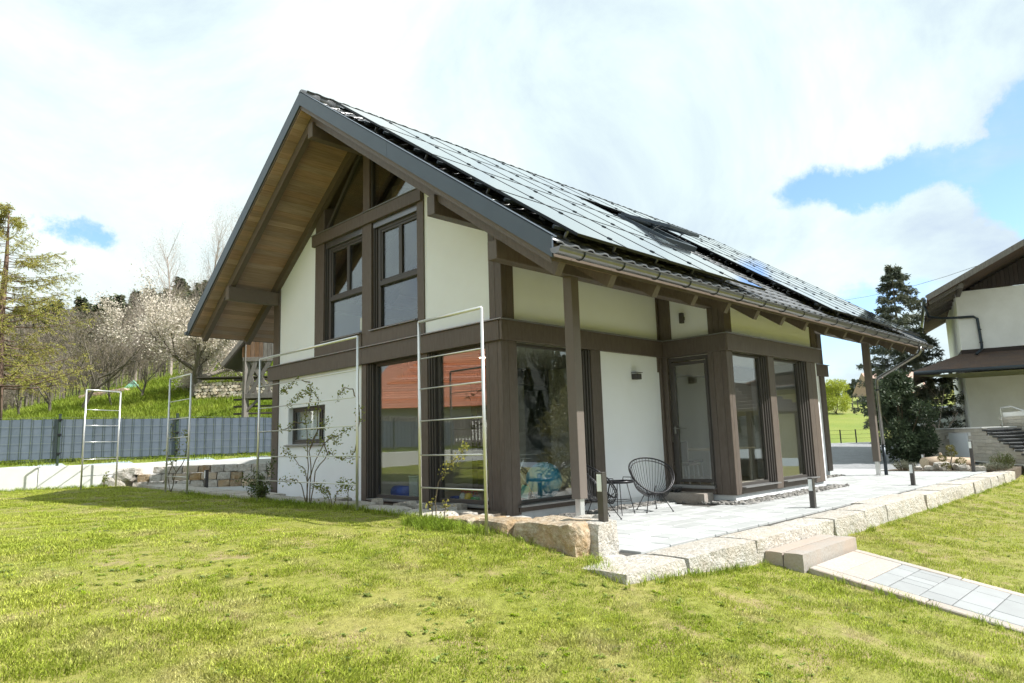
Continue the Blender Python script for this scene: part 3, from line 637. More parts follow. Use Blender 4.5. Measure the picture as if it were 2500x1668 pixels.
# ------------------------------------------------------------------ terrace: bedding, pavers, rough granite edge stones
terr = bpy.data.objects.new('terrace', None); COL.objects.link(terr); terr.location = (0, 0, -.2); terr['kind'] = 'structure'
MB().prism([(-1.5, -2.8), (-2.0, -3.7), (16.6, -3.5), (16.6, 1.5), (13.2, 1.5), (13.2, .05), (-1.2, .05)], 2, -.75, -.232).build('terrace_bed', 'joint', terr)
PAV = {}
def paver(lx, ly, h=.06):
    k = (round(lx, 3), round(ly, 3), h)
    if k not in PAV: PAV[k] = MB().box(0, 0, -h, lx-.015, ly-.015, 0, .006).mesh('paver', 'paver')
    return PAV[k]
yy = -3.16; row = 0
while yy < -.34:
    x = -1.9+R_.choice((0, .15, .3)); dy = .30
    while x < 16.4:
        lx = R_.choice((.3, .45, .6, .6)); 
        cx, cy = x+lx/2, yy+dy/2
        ok = not (4.2 < cx+lx/2 and cx-lx/2 < 9.35 and cy > -1.8) and x > -1.25-max(0, (-2.9-yy))*.0-.05 and not (x < -1.0 and yy > -2.9 and x+lx < -.9)
        if x < -1.25 and yy > -3.1: ok = False
        if yy < -2.3 and -1.45 < x < -1.2: ok = True
        if ok: place('paver', paver(lx, dy), (x, yy, -.2+R_.uniform(-.002, .002)), 0, terr)
        x += lx
    yy += dy; row += 1
# gravel strips along the walls
mat('gravel', (.22, .21, .195), .85, var=.45, bump=(30, .4, .01))
peb = rock_mesh('pebble', .07, .055, .045, 'gravel', 5, .008, (2, 2, 2), 1.6, 14)
P = []
for (xa, xb, ya, yb, n) in ((-.9, 4.25, -.33, -.02, 900), (4.2, 4.6, -1.8, -.3, 280), (4.25, 9.35, -1.80, -1.43, 1000), (9.0, 13.1, -.34, -.02, 500)):
    P.append(np.stack([NP.uniform(xa, xb, n), NP.uniform(ya, yb, n), NP.uniform(-.245, -.205, n)], 1))
P = np.concatenate(P); g = scatter('gravel', peb, P, NP.uniform(0, 6.28, len(P)), NP.uniform(.6, 1.35, len(P)), NP.uniform(-.5, .5, len(P)))
# edge stones along the lawn
xs_ = [-2.12, -1.05, .52, 1.86, 2.98, 4.25, 5.35, 6.62, 7.65, 8.7, 9.9, 10.55, 11.5, 12.4, 13.3, 14.2, 15.0, 15.8, 16.5]
for i in range(len(xs_)-1):
    a, b = xs_[i], xs_[i+1]; dep = R_.uniform(.46, .60)+(.12 if i == 0 else 0); w = b-a-.018
    me = rock_mesh('edge_stone', w, dep, .40, 'granite_pale', 20+i, .022, (max(4, int(w/.13)), 4, 4), .45, 5.5, .75)
    place('edge_stone', me, ((a+b)/2, -3.76+dep/2+R_.uniform(-.025, .02), -.597+R_.uniform(-.012, .006)), R_.uniform(-.01, .01), terr)
me = rock_mesh('edge_stone', .95, .5, .34, 'granite_pale', 77, .03, (7, 4, 3), .6, 5, .7); place('edge_stone', me, (-1.62, -3.22, -.545), rad(52), terr)
# row of big granite blocks beside the gable
wall_a = thing('granite_block_wall', 'row of rough brown granite blocks edging the lawn below the gable', 'stone wall', (-1.6, -1, -.3))
blocks = [(-2.92, -1.98, .58, .50, .155, 'granite_brown'), (-1.95, -1.30, .5, .42, .13, 'granite_brown'), (-1.27, -.62, .52, .40, .115, 'granite_brown'), (-.59, .42, .5, .36, .13, 'granite_pale'), (.45, 1.35, .5, .34, .15, 'granite_pale'),
          (1.38, 2.5, .5, .32, .17, 'granite_pale'), (2.53, 3.6, .5, .30, .175, 'granite_pale'), (3.63, 4.8, .5, .3, .18, 'granite_pale')]
for i, (a, b, w, h, zt_, m) in enumerate(blocks):
    me = rock_mesh('block', w, b-a, h+.25, m, 40+i, .05, (7, max(6, int((b-a)/.09)), 7), .7, 4.6, .5); place('block', me, (-1.86+w/2+R_.uniform(-.03, .03), (a+b)/2, zt_-h-.25), R_.uniform(-.03, .03), wall_a)
me = rock_mesh('block', .42, .62, .62, 'granite_pale', 60, .03, (5, 6, 5), .5, 4.5, .6); place('block', me, (-1.37, -2.70, -.47), rad(4), wall_a)
MB().prism([(-1.45, -2.6), (-1.25, -2.4), (-.95, -.4), (-.05, -.05), (-.05, 5), (-1.45, 5)], 2, -.5, -.02).build('backfill', 'soil', wall_a)
for k in range(26):
    me_ = rock_mesh('rubble', R_.uniform(.12, .34), R_.uniform(.12, .3), R_.uniform(.06, .13), 'granite_pale', 300+k % 6, .03, (2, 2, 2), .8, 9) if k < 6 else bpy.data.meshes[[x.name for x in bpy.data.meshes if x.name.startswith('rubble')][k % 6]]
    place('rubble', me_, (R_.uniform(-1.25, -.25), R_.uniform(-2.2, 4.5), -.03), R_.uniform(0, 3), wall_a)
# flat slabs bordering the paved yard behind the gable
wall_b = thing('yard_slab_border', 'low border of flat pale stone slabs along the lawn beyond the small window', 'stone border', (-1.4, 9, .1))
y = 4.85; k = 0
while y < 13.2:
    ln = R_.uniform(.8, 1.4); w = R_.uniform(.55, .8); me = rock_mesh('slab', w, ln-.02, .34, 'granite_pale', 80+k, .03, (4, 7, 3), .5, 5, .7); xx = -1.85+.055*(y-4.8)
    place('slab', me, (xx+w/2, y+ln/2, -.155), rad(-3), wall_b); y += ln; k += 1
MB().prism([(-1.2, 4.9), (0, 8.1), (6, 8.1), (6, 10.4), (1.6, 10.4), (-1.35, 13.0)], 2, -.3, .06).build('yard_paving', 'paver', None).__setitem__('kind', 'structure')
# dry stone wall of three courses behind the yard
swall = thing('dry_stone_wall', 'three course wall of squared grey granite stones in front of the concrete wall', 'stone wall', (-.6, 11.4, .05))
A_, B_ = Vector((-1.55, 12.75, 0)), Vector((1.7, 10.0, 0)); dv = (B_-A_).normalized(); Lw = (B_-A_).length; az = math.atan2(dv.y, dv.x)
SM = [rock_mesh('wall_stone', .30+.05*(i % 3), .3, .195, ['granite_pale', 'granite_pale', 'granite_pale', 'granite_brown', 'granite_pale', 'granite'][i % 6], 120+i, .018, (3, 3, 3), .6, 8) for i in range(8)]
for c in range(3):
    u = .0 if c < 2 else .28; u += .1*c
    while u < Lw:
        i = R_.randrange(8); w = .30+.05*(i % 3); place('wall_stone', SM[i], A_+dv*(u+w/2)+Vector((-dv.y, dv.x, 0))*(.05*c)+Vector((0, 0, .05+c*.20)), az+R_.uniform(-.03, .03), swall); u += w+.012
for (u, sx, sz, zz_) in ((-.45, .62, .4, .02), (-.25, .5, .3, .30), (-.05, .35, .22, .42)):
    place('boulder', rock_mesh('boulder', sx, .45, sz, 'granite_pale', int(200+u*10), .06, (4, 4, 4), 1.2, 4), A_+dv*u+Vector((0, 0, zz_)), az, swall, 0, R_.uniform(-.15, .15))
# poured concrete wall
cw = thing('concrete_wall', 'pale poured concrete garden wall under the grey strip fence', 'wall', (-4.4, 13.9, .2))
def wl(t, off=0): return Vector((WLX+WNY*t+WNX*off, WLY-WNX*t+WNY*off, 0))
for k in range(7):
    a, b = wl(-12+3.2*k, .12), wl(-12+3.2*(k+1)-.012, .12); MB().beam((a.x, a.y, .42), (b.x, b.y, .42), .22, .66, .012).build('wall_section', 'concrete', cw)
# ------------------------------------------------------------------ strip fence
mat('wire_green', (.22, .26, .20), .5); fence = thing('strip_fence', 'mesh panel fence filled with vertical blue grey privacy strips', 'fence', (-4.4, 14.3, .8))
slat = None; t0 = -9.0; nsl = 74
fz0, fz1 = .93, 1.99
sm = MB().box(-.1135, -.006, 0, .1135, .006, fz1-fz0, .002).mesh('strip', 'fence_strip')
for k in range(nsl):
    p = wl(t0+.235*k, .62); p.z = fz0; place('strip', sm, p+Vector((0, 0, R_.uniform(-.01, .01))), math.atan2(-WNX, WNY)+R_.uniform(-.05, .05), fence)
for k in range(nsl):
    for q in (-.07, -.117):
        a = wl(t0+.235*k+q, .60); MB().box(a.x-.0028, a.y-.0028, fz0-.06, a.x+.0028, a.y+.0028, fz1+.06).build('wire', 'fence_metal', fence)
for z in (fz0-.04, fz0+.2, fz0+.42, fz0+.64, fz0+.86, fz1+.04):
    a, b = wl(t0, .59), wl(t0+.235*nsl, .59); MB().tube([(a.x, a.y, z), (b.x, b.y, z)], .0026, 4).build('wire', 'wire_green', fence)
for t in (-7.4, -4.55, -1.7, 1.15, 4.0, 6.85):
    a = wl(t, .55); po = MB().box(a.x-.03, a.y-.03, .5, a.x+.03, a.y+.03, 2.1, .006).build('post', 'fence_metal', fence); 
    MB().box(a.x-.034, a.y-.034, 2.1, a.x+.034, a.y+.034, 2.13, .004).build('post_cap', 'dark_steel', po)
    for z in (1.05, 1.55, 1.95): MB().box(a.x-.045, a.y-.06, z, a.x+.045, a.y-.03, z+.05, .004).build('clamp', 'black_metal', po)
# ------------------------------------------------------------------ steps and garden path (falls away with the lawn)
steps = thing('granite_steps', 'two sawn granite slabs forming a step down from the terrace to the path', 'step', (1.5, -4, -.5))
for k, (ya, yb) in enumerate(((-4.0, -3.775), (-4.25, -4.005))):
    me = rock_mesh('slab', 1.74, yb-ya, .42, 'granite_sawn', 150+k, .006, (8, 3, 4), .5, 6, .6); place('slab', me, (1.54, (ya+yb)/2, -.77), 0, steps)
path = bpy.data.objects.new('garden_path', None); COL.objects.link(path); path['kind'] = 'structure'; pz = lambda y: -.505+.19*(y+4.27)
path.location = (1.5, -4.27, -.505); PA = math.atan(.19)
def ppiece(name, x0, x1, y0, y1, m, h=.08, c=.005, dz=0.0):
    mb = MB(); ym = (y0+y1)/2; mb.obox((0, 0, -h/2), (x1-x0, abs(y1-y0)/math.cos(PA), h), None, c)
    return place(name, mb.mesh(name, m), ((x0+x1)/2, ym, pz(ym)+dz), 0, path, PA)
ppiece('slab', .93, 2.16, -4.56, -4.275, 'granite_sawn'); ppiece('slab', .93, 2.16, -4.84, -4.565, 'granite_sawn')
y = -4.275
while y > -9:
    ln = R_.uniform(.7, 1.25)
    for x0, x1 in ((.74, .915), (2.175, 2.32)): ppiece('border_stone', x0, x1, y-ln+.01, y, 'granite_sawn', .12, .01, R_.uniform(-.004, .006))
    y -= ln
y = -4.85
while y > -9:
    dy = R_.choice((.2, .3, .3)); x = .925
    while x < 2.16:
        lx = min(R_.choice((.2, .3, .4, .6)), 2.165-x); 
        if 2.165-x-lx < .12: lx = 2.165-x
        ppiece('paver', x, x+lx-.009, y-dy+.009, y, 'path_paver', .06, .006, R_.uniform(-.002, .002)); x += lx
    y -= dy
mb = MB(); mb.obox((0, 0, -.1), (1.6, 4.8/math.cos(PA), .1)); place('path_bed', mb.mesh('path_bed', 'joint'), (1.53, -6.68, pz(-6.68)-.02), 0, path, PA)
# ------------------------------------------------------------------ grass
def blade_mesh(name, m, n, h0, h1, spread, w, seed, lean=.5):
    r = np.random.default_rng(seed); V = []; F = []
    for k in range(n):
        a = r.uniform(0, 6.283); d = spread*math.sqrt(r.uniform(0, 1)); bx, by = d*math.cos(a), d*math.sin(a); h = r.uniform(h0, h1); a2 = a+r.uniform(-1.2, 1.2)
        ln = h*lean*r.uniform(.2, 1.3); px, py = -math.sin(a2)*w/2, math.cos(a2)*w/2; b = len(V)
        for s, q in ((0, 1), (.55, .8), (1, .12)):
            cx, cy, z = bx+math.cos(a2)*ln*s*s, by+math.sin(a2)*ln*s*s, h*s*(1-.25*s*lean)-.004
            V += [(cx-px*q, cy-py*q, z), (cx+px*q, cy+py*q, z)]
        F += [(b, b+1, b+3, b+2), (b+2, b+3, b+5, b+4)]
    return npmesh(name, V, F, m)
def free_lawn(x, y):
    t, l = hill_tl(x, y)
    on_terr = (y > -3.80) & (x > -2.1+np.clip((y+3.8)*.72, 0, .75)) & (x < 16.7)
    on_terr |= (x > -1.9) & (y > -2.95)
    on_path = (x > .72) & (x < 2.35) & (y < -3.7)
    return (t < -.05) & ~on_terr & ~on_path
def lawn_points(n, rmin, rmax, power, a0=-62, a1=62):
    u = NP.uniform(0, 1, n); e = 2-power; r = (rmin**e+u*(rmax**e-rmin**e))**(1/e); a = yaw+np.radians(NP.uniform(a0, a1, n))
    x = CAM.x+r*np.cos(a); y = CAM.y+r*np.sin(a); k = free_lawn(x, y); return x[k], y[k], r[k]
for i in range(4):
    x, y, r = lawn_points(42000, 2.6, 30, 1.35)
    Q = np.stack([x, y, 0*x], 1); k = NP.uniform(0, 1, len(x)) < np.clip(.86+.35*vnoise(Q, 1.6, 8)+.5*vnoise(Q, 5.5, 5), .42, 1); x, y, r = x[k], y[k], r[k]
    z = Lz(x, y); s = NP.uniform(.65, 1.2, len(x))*(1+.018*np.clip(r-6, 0, 20))*(1+.35*vnoise(np.stack([x, y, 0*x], 1), .9, 3)+.45*vnoise(np.stack([x, y, 0*x], 1), 4.2, 6))
    scatter('lawn_grass', blade_mesh('tuft', 'blade', 17, .012, .036, .075, .0055, i, .8), np.stack([x, y, z], 1), NP.uniform(0, 6.28, len(x)), s)
# scattered darker weeds in the lawn
x, y, r = lawn_points(6000, 2.6, 26, 1.35); Q = np.stack([x, y, 0*x], 1); k = vnoise(Q, .8, 12)+.6*vnoise(Q, 3.0, 13) > .05; x, y = x[k], y[k]
leafmat0 = mat('weed', (.22, .31, .04), .5, nz=(3, .7), col2=(.27, .33, .06), translucent=.3, var=.25)
def weed_mesh():
    r = np.random.default_rng(5); V, F = [], []
    for k in range(16):
        a = r.uniform(0, 6.28); ln = r.uniform(.018, .05); h = r.uniform(.006, .03); w = r.uniform(.008, .016); c, s = math.cos(a), math.sin(a); b = len(V); ox, oy = r.normal(0, .02, 2)
        V += [(ox, oy, .004), (ox+c*ln*.5-s*w, oy+s*ln*.5+c*w, h), (ox+c*ln, oy+s*ln, h*.8), (ox+c*ln*.5+s*w, oy+s*ln*.5-c*w, h)]; F.append((b, b+1, b+2, b+3))
    return npmesh('weed', V, F, 'weed')
scatter('lawn_weeds', weed_mesh(), np.stack([x, y, Lz(x, y)], 1), NP.uniform(0, 6.28, len(x)), NP.uniform(.35, .85, len(x)))
# taller grass against stones, posts and walls
P = []
def along(ax, ay, bx, by, n, sp): 
    t = NP.uniform(0, 1, n); P.append(np.stack([ax+(bx-ax)*t+NP.normal(0, sp, n), ay+(by-ay)*t+NP.normal(0, sp, n)], 1))
along(-1.98, -2.6, -2.0, 3.5, 230, .07); along(-2.0, 3.5, -1.9, 8, 160, .1); along(-2.1, -1.75, -2.1, -.5, 200, .16); along(-2.15, -1.1, -2.1, -.7, 160, .14); along(-2.1, 1, -2.1, 4.5, 200, .12)
along(-2.0, -3.84, .6, -3.84, 70, .04); along(2.5, -3.84, 16, -3.84, 140, .04); along(.68, -4.2, .68, -8, 60, .03); along(2.38, -4.3, 2.38, -8, 60, .03); along(-1.75, -3.0, -2.2, -3.75, 50, .07); along(-4.4, 13.6, -1.8, 12.9, 200, .12)
P = np.concatenate(P); P = P[free_lawn(P[:, 0], P[:, 1]) | (P[:, 0] < -1.9)]
scatter('long_grass', blade_mesh('tuft', 'blade_long', 14, .03, .11, .05, .005, 9, .7), np.column_stack([P, Lz(P[:, 0], P[:, 1])]), NP.uniform(0, 6.28, len(P)), NP.uniform(.6, 1.4, len(P)))
# grass on the bank above the concrete wall and over the near meadow
t = NP.uniform(.25, 30, 26000)**1.0; l = NP.uniform(-16, 16, 26000); x = WLX+WNY*l+WNX*t; y = WLY-WNX*l+WNY*t
scatter('meadow_grass', blade_mesh('tuft', 'blade_long', 22, .05, .17, .20, .014, 11, .6), np.column_stack([x, y, Gz(x, y)]), NP.uniform(0, 6.28, len(x)), NP.uniform(.6, 1.3, len(x))*(1+t/22))

# ------------------------------------------------------------------ rose trellises of white steel tube
RZS = (2.152, 1.754, 1.341, .904, .497)
def trellis(label, a, b, ztp=2.645):
    za, zb = float(Lz(*a)), float(Lz(*b)); t = thing('rose_trellis', label, 'trellis', (*a, za), 'steel trellises along the lawn')
    for p, z in ((a, za), (b, zb)): MB().tube([(*p, z-.15), (*p, ztp)], .0205, 10).build('leg', 'white_metal', t, True)
    MB().tube([(*a, ztp), (*b, ztp)], .0205, 10).build('top_bar', 'white_metal', t, True)
    for z in RZS: MB().tube([(*a, z), (*b, z)], .0095, 7).build('rung', 'white_metal', t, True)
trellis('white steel tube trellis with a single thin young shoot, beside the house corner', (-2.05, -1.79), (-2.05, -.55))
trellis('wide white steel tube trellis carrying a climbing rose before the small window', (-2.05, .94), (-2.05, 4.18))
trellis('white steel tube trellis with thin dry climber stems beside the yard slabs', (-2.05, 7.52), (-2.05, 8.82), 2.68)
trellis('white steel tube trellis casting its shadow on the concrete wall and grey fence', (-2.05, 12.57), (-2.95, 12.12), 2.65)
# ------------------------------------------------------------------ climbers and low shrubs
mat('bark', (.16, .125, .075), .9, nz=(20, .5)); mat('bark_grey', (.20, .175, .14), .95, nz=(9, .6), col2=(.10, .085, .065), bump=(30, .8, .02)); mat('bark_larch', (.22, .145, .11), .95, nz=(7, .7), col2=(.09, .06, .045), bump=(22, 1, .04))
def leafmat(name, c, c2, tr=.35, var=.0): mat(name, c, .5, var=var, nz=(2.3, .8, 5), col2=c2, translucent=tr, spec=.35)
leafmat('leaf_rose', (.20, .25, .05), (.27, .27, .07)); leafmat('leaf_young', (.30, .30, .06), (.38, .33, .09)); leafmat('leaf_bush', (.075, .11, .03), (.12, .15, .04))
def leaf_quads(P, D, size, r, aspect=.55, flop=.8):
    """P (n,3) leaf bases, D (n,3) rough outward directions -> V, F of little folded leaves (two triangles as one quad)"""
    n = len(P); D = D+r.normal(0, flop, (n, 3)); D /= np.linalg.norm(D, axis=1)[:, None]+1e-9
    A = r.normal(0, 1, (n, 3)); A -= (A*D).sum(1)[:, None]*D; A /= np.linalg.norm(A, axis=1)[:, None]+1e-9
    s = (size*r.uniform(.6, 1.35, n))[:, None]
    V = np.stack([P, P+D*s*.5+A*s*aspect*.5, P+D*s, P+D*s*.5-A*s*aspect*.5], 1).reshape(-1, 3)
    return V, np.arange(4*n).reshape(n, 4)
def poly_points(stems, n, r, t0=.25, w=None):
    P, D = [], []
    L_ = [sum((Vector(b)-Vector(a)).length for a, b in zip(s, s[1:])) for s in stems]; tot = sum(L_)
    for s, ll in zip(stems, L_):
        k = max(2, int(n*ll/tot)); cum = np.cumsum([0]+[(Vector(b)-Vector(a)).length for a, b in zip(s, s[1:])]); q = r.beta(1.6, 1.0, k)*(1-t0)+t0
        for u in q*cum[-1]:
            i = min(int(np.searchsorted(cum, u, 'right'))-1, len(s)-2); f = (u-cum[i])/(cum[i+1]-cum[i]+1e-9); a, b = np.array(s[i]), np.array(s[i+1]); P.append(a+(b-a)*f); D.append((b-a)/np.linalg.norm(b-a))
    return np.array(P), np.array(D)
def climber(name, label, stems, nleaf, size, lm, seed, t0=.25, rad0=.011, clump=3, cat='shrub', jitter=.035):
    r = np.random.default_rng(seed); b = stems[0][0]; t = thing(name, label, cat, b)
    js = []
    for s in stems:
        q = [tuple(np.array(p)+r.normal(0, .02, 3)*(i > 0)) for i, p in enumerate(s)]
        fine = []
        for a, c in zip(q, q[1:]):
            for u in (0, .33, .66): fine.append(tuple(np.array(a)*(1-u)+np.array(c)*u+r.normal(0, .008, 3)*(u > 0)))
        fine.append(q[-1]); js.append(fine)
        MB().tube(fine, list(np.linspace(rad0, .0035, len(fine))), 5).build('stem', 'bark', t, True)
    P, D = poly_points(js, nleaf//clump, r, t0); P = np.repeat(P, clump, 0)+r.normal(0, jitter, (len(P)*clump, 3)); D = np.repeat(D, clump, 0)*.5
    V, F = leaf_quads(P, D, size, r); o = bpy.data.objects.new('leaves', npmesh('leaves', V-np.array(b), F, lm)); link(o, t); return t
rose = [[(-1.98, 2.52, 0.1), (-1.98, 2.44, 0.5), (-1.98, 2.24, 0.83), (-1.98, 2.06, 1.05), (-1.98, 1.88, 1.17), (-1.98, 1.54, 1.23), (-1.98, 1.16, 1.33)], [(-1.98, 2.54, 0.1), (-1.98, 2.52, 0.57), (-1.98, 2.57, 1.04), (-1.98, 2.64, 1.51), (-1.98, 2.47, 1.77), (-1.98, 2.46, 1.96), (-1.98, 2.48, 2.14)],
 [(-1.98, 2.56, 0.18), (-1.98, 2.69, 0.42), (-1.98, 2.85, 0.58), (-1.98, 3.09, 0.52), (-1.98, 3.42, 0.5)], [(-1.98, 2.52, 0.1), (-1.98, 2.5, 0.51), (-1.98, 2.7, 0.7), (-1.98, 2.9, 0.81), (-1.98, 3.02, 0.93), (-1.98, 3.36, 1.03)],
 [(-1.98, 2.45, 0.1), (-1.98, 2.39, 0.66), (-1.98, 2.45, 1.03), (-1.98, 2.35, 1.31), (-1.98, 2.26, 1.68), (-1.98, 2.19, 1.81), (-1.98, 2.34, 1.94), (-1.98, 2.65, 1.95), (-1.98, 2.93, 1.86), (-1.98, 3.26, 1.74)],
 [(-1.98, 2.43, 0.1), (-1.98, 2.24, 0.66), (-1.98, 1.92, 0.96), (-1.98, 1.6, 0.88), (-1.98, 1.27, 0.88), (-1.98, 1.11, 0.97)], [(-1.98, 1.92, 0.96), (-1.98, 1.96, 1.08), (-1.98, 1.75, 1.22), (-1.98, 1.6, 1.01)], [(-1.98, 1.1, 1.76), (-1.98, 1.16, 1.87), (-1.98, 1.38, 1.93), (-1.98, 1.55, 1.84), (-1.98, 1.61, 1.72)],
 [(-1.98, 2.45, 1.03), (-1.98, 2.18, 1.31), (-1.98, 1.89, 1.44)], [(-1.98, 2.64, 1.44), (-1.98, 2.96, 1.49), (-1.98, 3.33, 1.34), (-1.98, 3.55, 1.43)], [(-1.98, 1.11, 0.98), (-1.98, 1.02, 1.44), (-1.98, 1.0, 1.7)], [(-1.98, 2.5, 2.1), (-1.98, 2.9, 2.2), (-1.98, 3.5, 2.0)]]
climber('climbing_rose', 'many stemmed climbing rose with sparse small leaves trained over the wide trellis', rose, 900, .045, 'leaf_rose', 1, .35, .010)
climber('rose_bush', 'low leafy rose shoots at the right foot of the wide trellis', [[(-1.95, 1.76, 0.1), (-1.95, 1.78, 0.33), (-1.95, 2.0, 0.4), (-1.95, 2.29, 0.45)], [(-1.95, 1.75, 0.1), (-1.95, 1.68, 0.35), (-1.95, 1.51, 0.44), (-1.95, 1.48, 0.53)], [(-1.95, 1.34, 0.1), (-1.95, 1.31, 0.35), (-1.95, 1.35, 0.43), (-1.95, 1.22, 0.52)], [(-1.95, 1.85, 0.1), (-1.95, 1.92, 0.31), (-1.95, 2.1, 0.38)]], 360, .04, 'leaf_rose', 2, .3, .008)
bs = [[(-2.0, 4.26+R_.uniform(-.05, .05), .09), (-2.0+R_.uniform(-.12, .12), 4.26+R_.uniform(-.2, .2), R_.uniform(.25, .3)), (-2.0+R_.uniform(-.2, .2), 4.26+R_.uniform(-.36, .36), R_.uniform(.36, .62))] for _ in range(16)]
bs += [[(-2.0, 4.2, .1), (-2.0, 3.95, .4), (-2.0, 3.75, .7), (-2.0, 3.7, 1.0)]]
climber('rose_bush', 'dense dark green rose bush at the left foot of the wide trellis', bs, 1500, .042, 'leaf_bush', 3, .15, .006, 4)
climber('young_climber', 'single young climber shoot with fresh yellow green leaves on the corner trellis', [[(-2.0, -0.75, 0.0), (-2.0, -0.75, 0.15), (-2.0, -0.8, 0.34), (-2.0, -0.86, 0.54), (-2.0, -1.03, 0.77), (-2.0, -1.25, 0.92), (-2.0, -1.44, 1.03)], [(-2.0, -0.75, 0.1), (-2.0, -0.72, 0.34)], [(-2.0, -0.92, 0.0), (-2.0, -1.05, 0.33)]], 190, .036, 'leaf_young', 4, .45, .009)
climber('dry_climber', 'thin brownish climber winding up the trellis beside the yard slabs', [[(-2.0, 8.65, 0.11), (-2.0, 8.85, 0.46), (-2.0, 8.54, 0.81), (-2.0, 8.28, 1.16), (-2.0, 8.59, 1.48), (-2.0, 8.5, 1.73)], [(-2.0, 8.63, 0.15), (-2.0, 8.36, 0.57), (-2.0, 8.87, 0.94), (-2.0, 9.12, 1.06)], [(-2.0, 8.36, .57), (-2.0, 7.96, 0.91), (-2.0, 7.78, 1.25), (-2.0, 8.1, 1.52)]], 220, .05, 'leaf_rose', 5, .35, .011)
climber('small_climber', 'small sparse climber at the foot of the trellis before the concrete wall', [[(-2.3, 12.7, 0.13), (-2.3, 12.75, 0.39), (-2.35, 12.4, 0.34), (-2.4, 12.2, 0.44)], [(-2.3, 12.7, 0.16), (-2.3, 12.5, 0.52)]], 90, .05, 'leaf_rose', 6, .3, .009)

# ------------------------------------------------------------------ bollard lights
def bollard(label, x, y, z, h):
    t = thing('bollard_light', label, 'bollard light', (x, y, z), 'bollard lights'); w = .041; lh = .21
    B('body', x-w, y-w, z+.006, x+w, y+w, z+h-lh, 'bollard', t, .004); B('lens', x-w, y-w+.015, z+h-lh, x+w-.030, y+w-.001, z+h-.02, 'lamp_lens', t, .003)
    B('back_shell', x-w, y-w, z+h-lh, x+w, y-w+.014, z+h-.02, 'bollard', t, .002); B('back_shell', x+w-.028, y-w+.015, z+h-lh, x+w, y+w, z+h-.02, 'bollard', t, .002)
    B('cap', x-w, y-w, z+h-.02, x+w, y+w, z+h, 'bollard', t, .003); B('base_plate', x-.085, y-.085, z-.002, x+.085, y+.085, z+.005, 'cap', t, .002)
bollard('tall dark bollard light beside the big corner granite block', -1.36, -2.94, -.205, .885); bollard('short dark bollard light on the terrace above the steps, before the bay', 4.28, -2.95, -.2, .49)
bollard('short dark bollard light on the terrace before the far roof post', 9.92, -2.93, -.2, .48); bollard('tall dark bollard light beside the rock garden', 15.68, -2.92, -.2, .87)
bollard('dark bollard light in the yard before the dry stone wall', -.62, 10.25, .055, .5); bollard('short dark bollard light behind the rock garden log', 18.1, -1.05, -.22, .45)

# ------------------------------------------------------------------ terrace furniture
mat('cord', (.03, .03, .033), .55)
def lounge_chair(label, x, y, face):
    t = thing('string_lounge_chair', label, 'chair', (x, y, -.2), 'black string lounge chairs', math.atan2(face[1], face[0])+math.pi/2)
    rim = []; n = 40
    for k in range(n+1):
        a = 2*math.pi*k/n; c = math.cos(a); wx = .385*math.sin(a)*(1+.10*c); rim.append(Vector((wx, -.02+.30*c+.05*(c*c), .60+.285*c+.03*math.sin(a)**2)))
    ring = lambda a: Vector((.10*math.sin(a), .02+.10*math.cos(a), .275))
    def part(mb, nm, m='black_metal', sm=True): o = bpy.data.objects.new(nm, mb.mesh(nm, m, smooth=sm)); link(o, t)
    part(MB().tube(rim, .0125, 8, False), 'rim'); part(MB().tube([p+Vector((0, -.0, -.001))+(Vector((0, .02, .33))-p)*.085 for p in rim], .008, 6, False), 'inner_hoop')
    part(MB().tube([ring(2*math.pi*k/20) for k in range(21)], .008, 6, False), 'seat_ring')
    cords = MB()
    for k in range(44):
        a = 2*math.pi*(k+.5)/44; c = math.cos(a); p = Vector((.385*math.sin(a)*(1+.10*c), -.02+.30*c+.05*c*c, .60+.285*c+.03*math.sin(a)**2)); q = ring(a+.15*math.sin(a))
        m = (p+q)/2+Vector((-math.sin(a)*-.05, -c*-.04, -.075)); m2 = p*.25+q*.75+Vector((math.sin(a)*.035, c*.03, -.05))
        pts = [p, p*.6+m*.4+Vector((0, 0, -.012)), m, m2, q]; cords.tube(pts, .0042, 5)
    part(cords, 'cords', 'cord')
    for ang in (.55, 2.4, math.pi*2-2.4, math.pi*2-.55):
        u, v = math.sin(ang), math.cos(ang); part(MB().tube([(u*.30, v*.26+.02, .40), (u*.16, v*.15+.02, .29), (u*.345, v*.36, .012)], .0075, 6), 'leg'); part(MB().lathe([(.004, 0), (.015, 0), (.015, .018), (.008, .024)], (u*.345, v*.36, 0), 8), 'foot', 'black')
    part(MB().tube([(.12, -.12, .285), (.12, .15, .285), (-.12, .15, .285), (-.12, -.12, .285), (.12, -.12, .285)], .006, 6), 'cross_brace')
lounge_chair('black string lounge chair with round shell open towards the garden, against the white wall', 2.60, -.93, (-.55, -.83))
lounge_chair('black string lounge chair turned sideways behind the timber roof post', 1.20, -.86, (.86, -.5))
tb = thing('tray_side_table', 'low black tray side table between the two string chairs', 'side table', (1.92, -.72, -.2))
MB().lathe([(.0, .505), (.23, .505), (.245, .51), (.255, .545), (.247, .545), (.237, .517), (0, .514)], (1.92, -.72, -.2), 28).build('tray', 'black_metal', tb, True)
for sg in (-1, 1):
    MB().tube([(1.92+sg*.247-.0, -.72-.09, .335), (1.92+sg*.25, -.72-.08, .39), (1.92+sg*.25, -.72+.08, .39), (1.92+sg*.247, -.72+.09, .335)], .007, 6).build('handle', 'black_metal', tb, True)
for k in range(4):
    a = math.pi/4+k*math.pi/2; MB().tube([(1.92+.14*math.cos(a), -.72+.14*math.sin(a), .305), (1.92+.25*math.cos(a), -.72+.25*math.sin(a), -.2)], .0075, 6).build('leg', 'black_metal', tb, True)
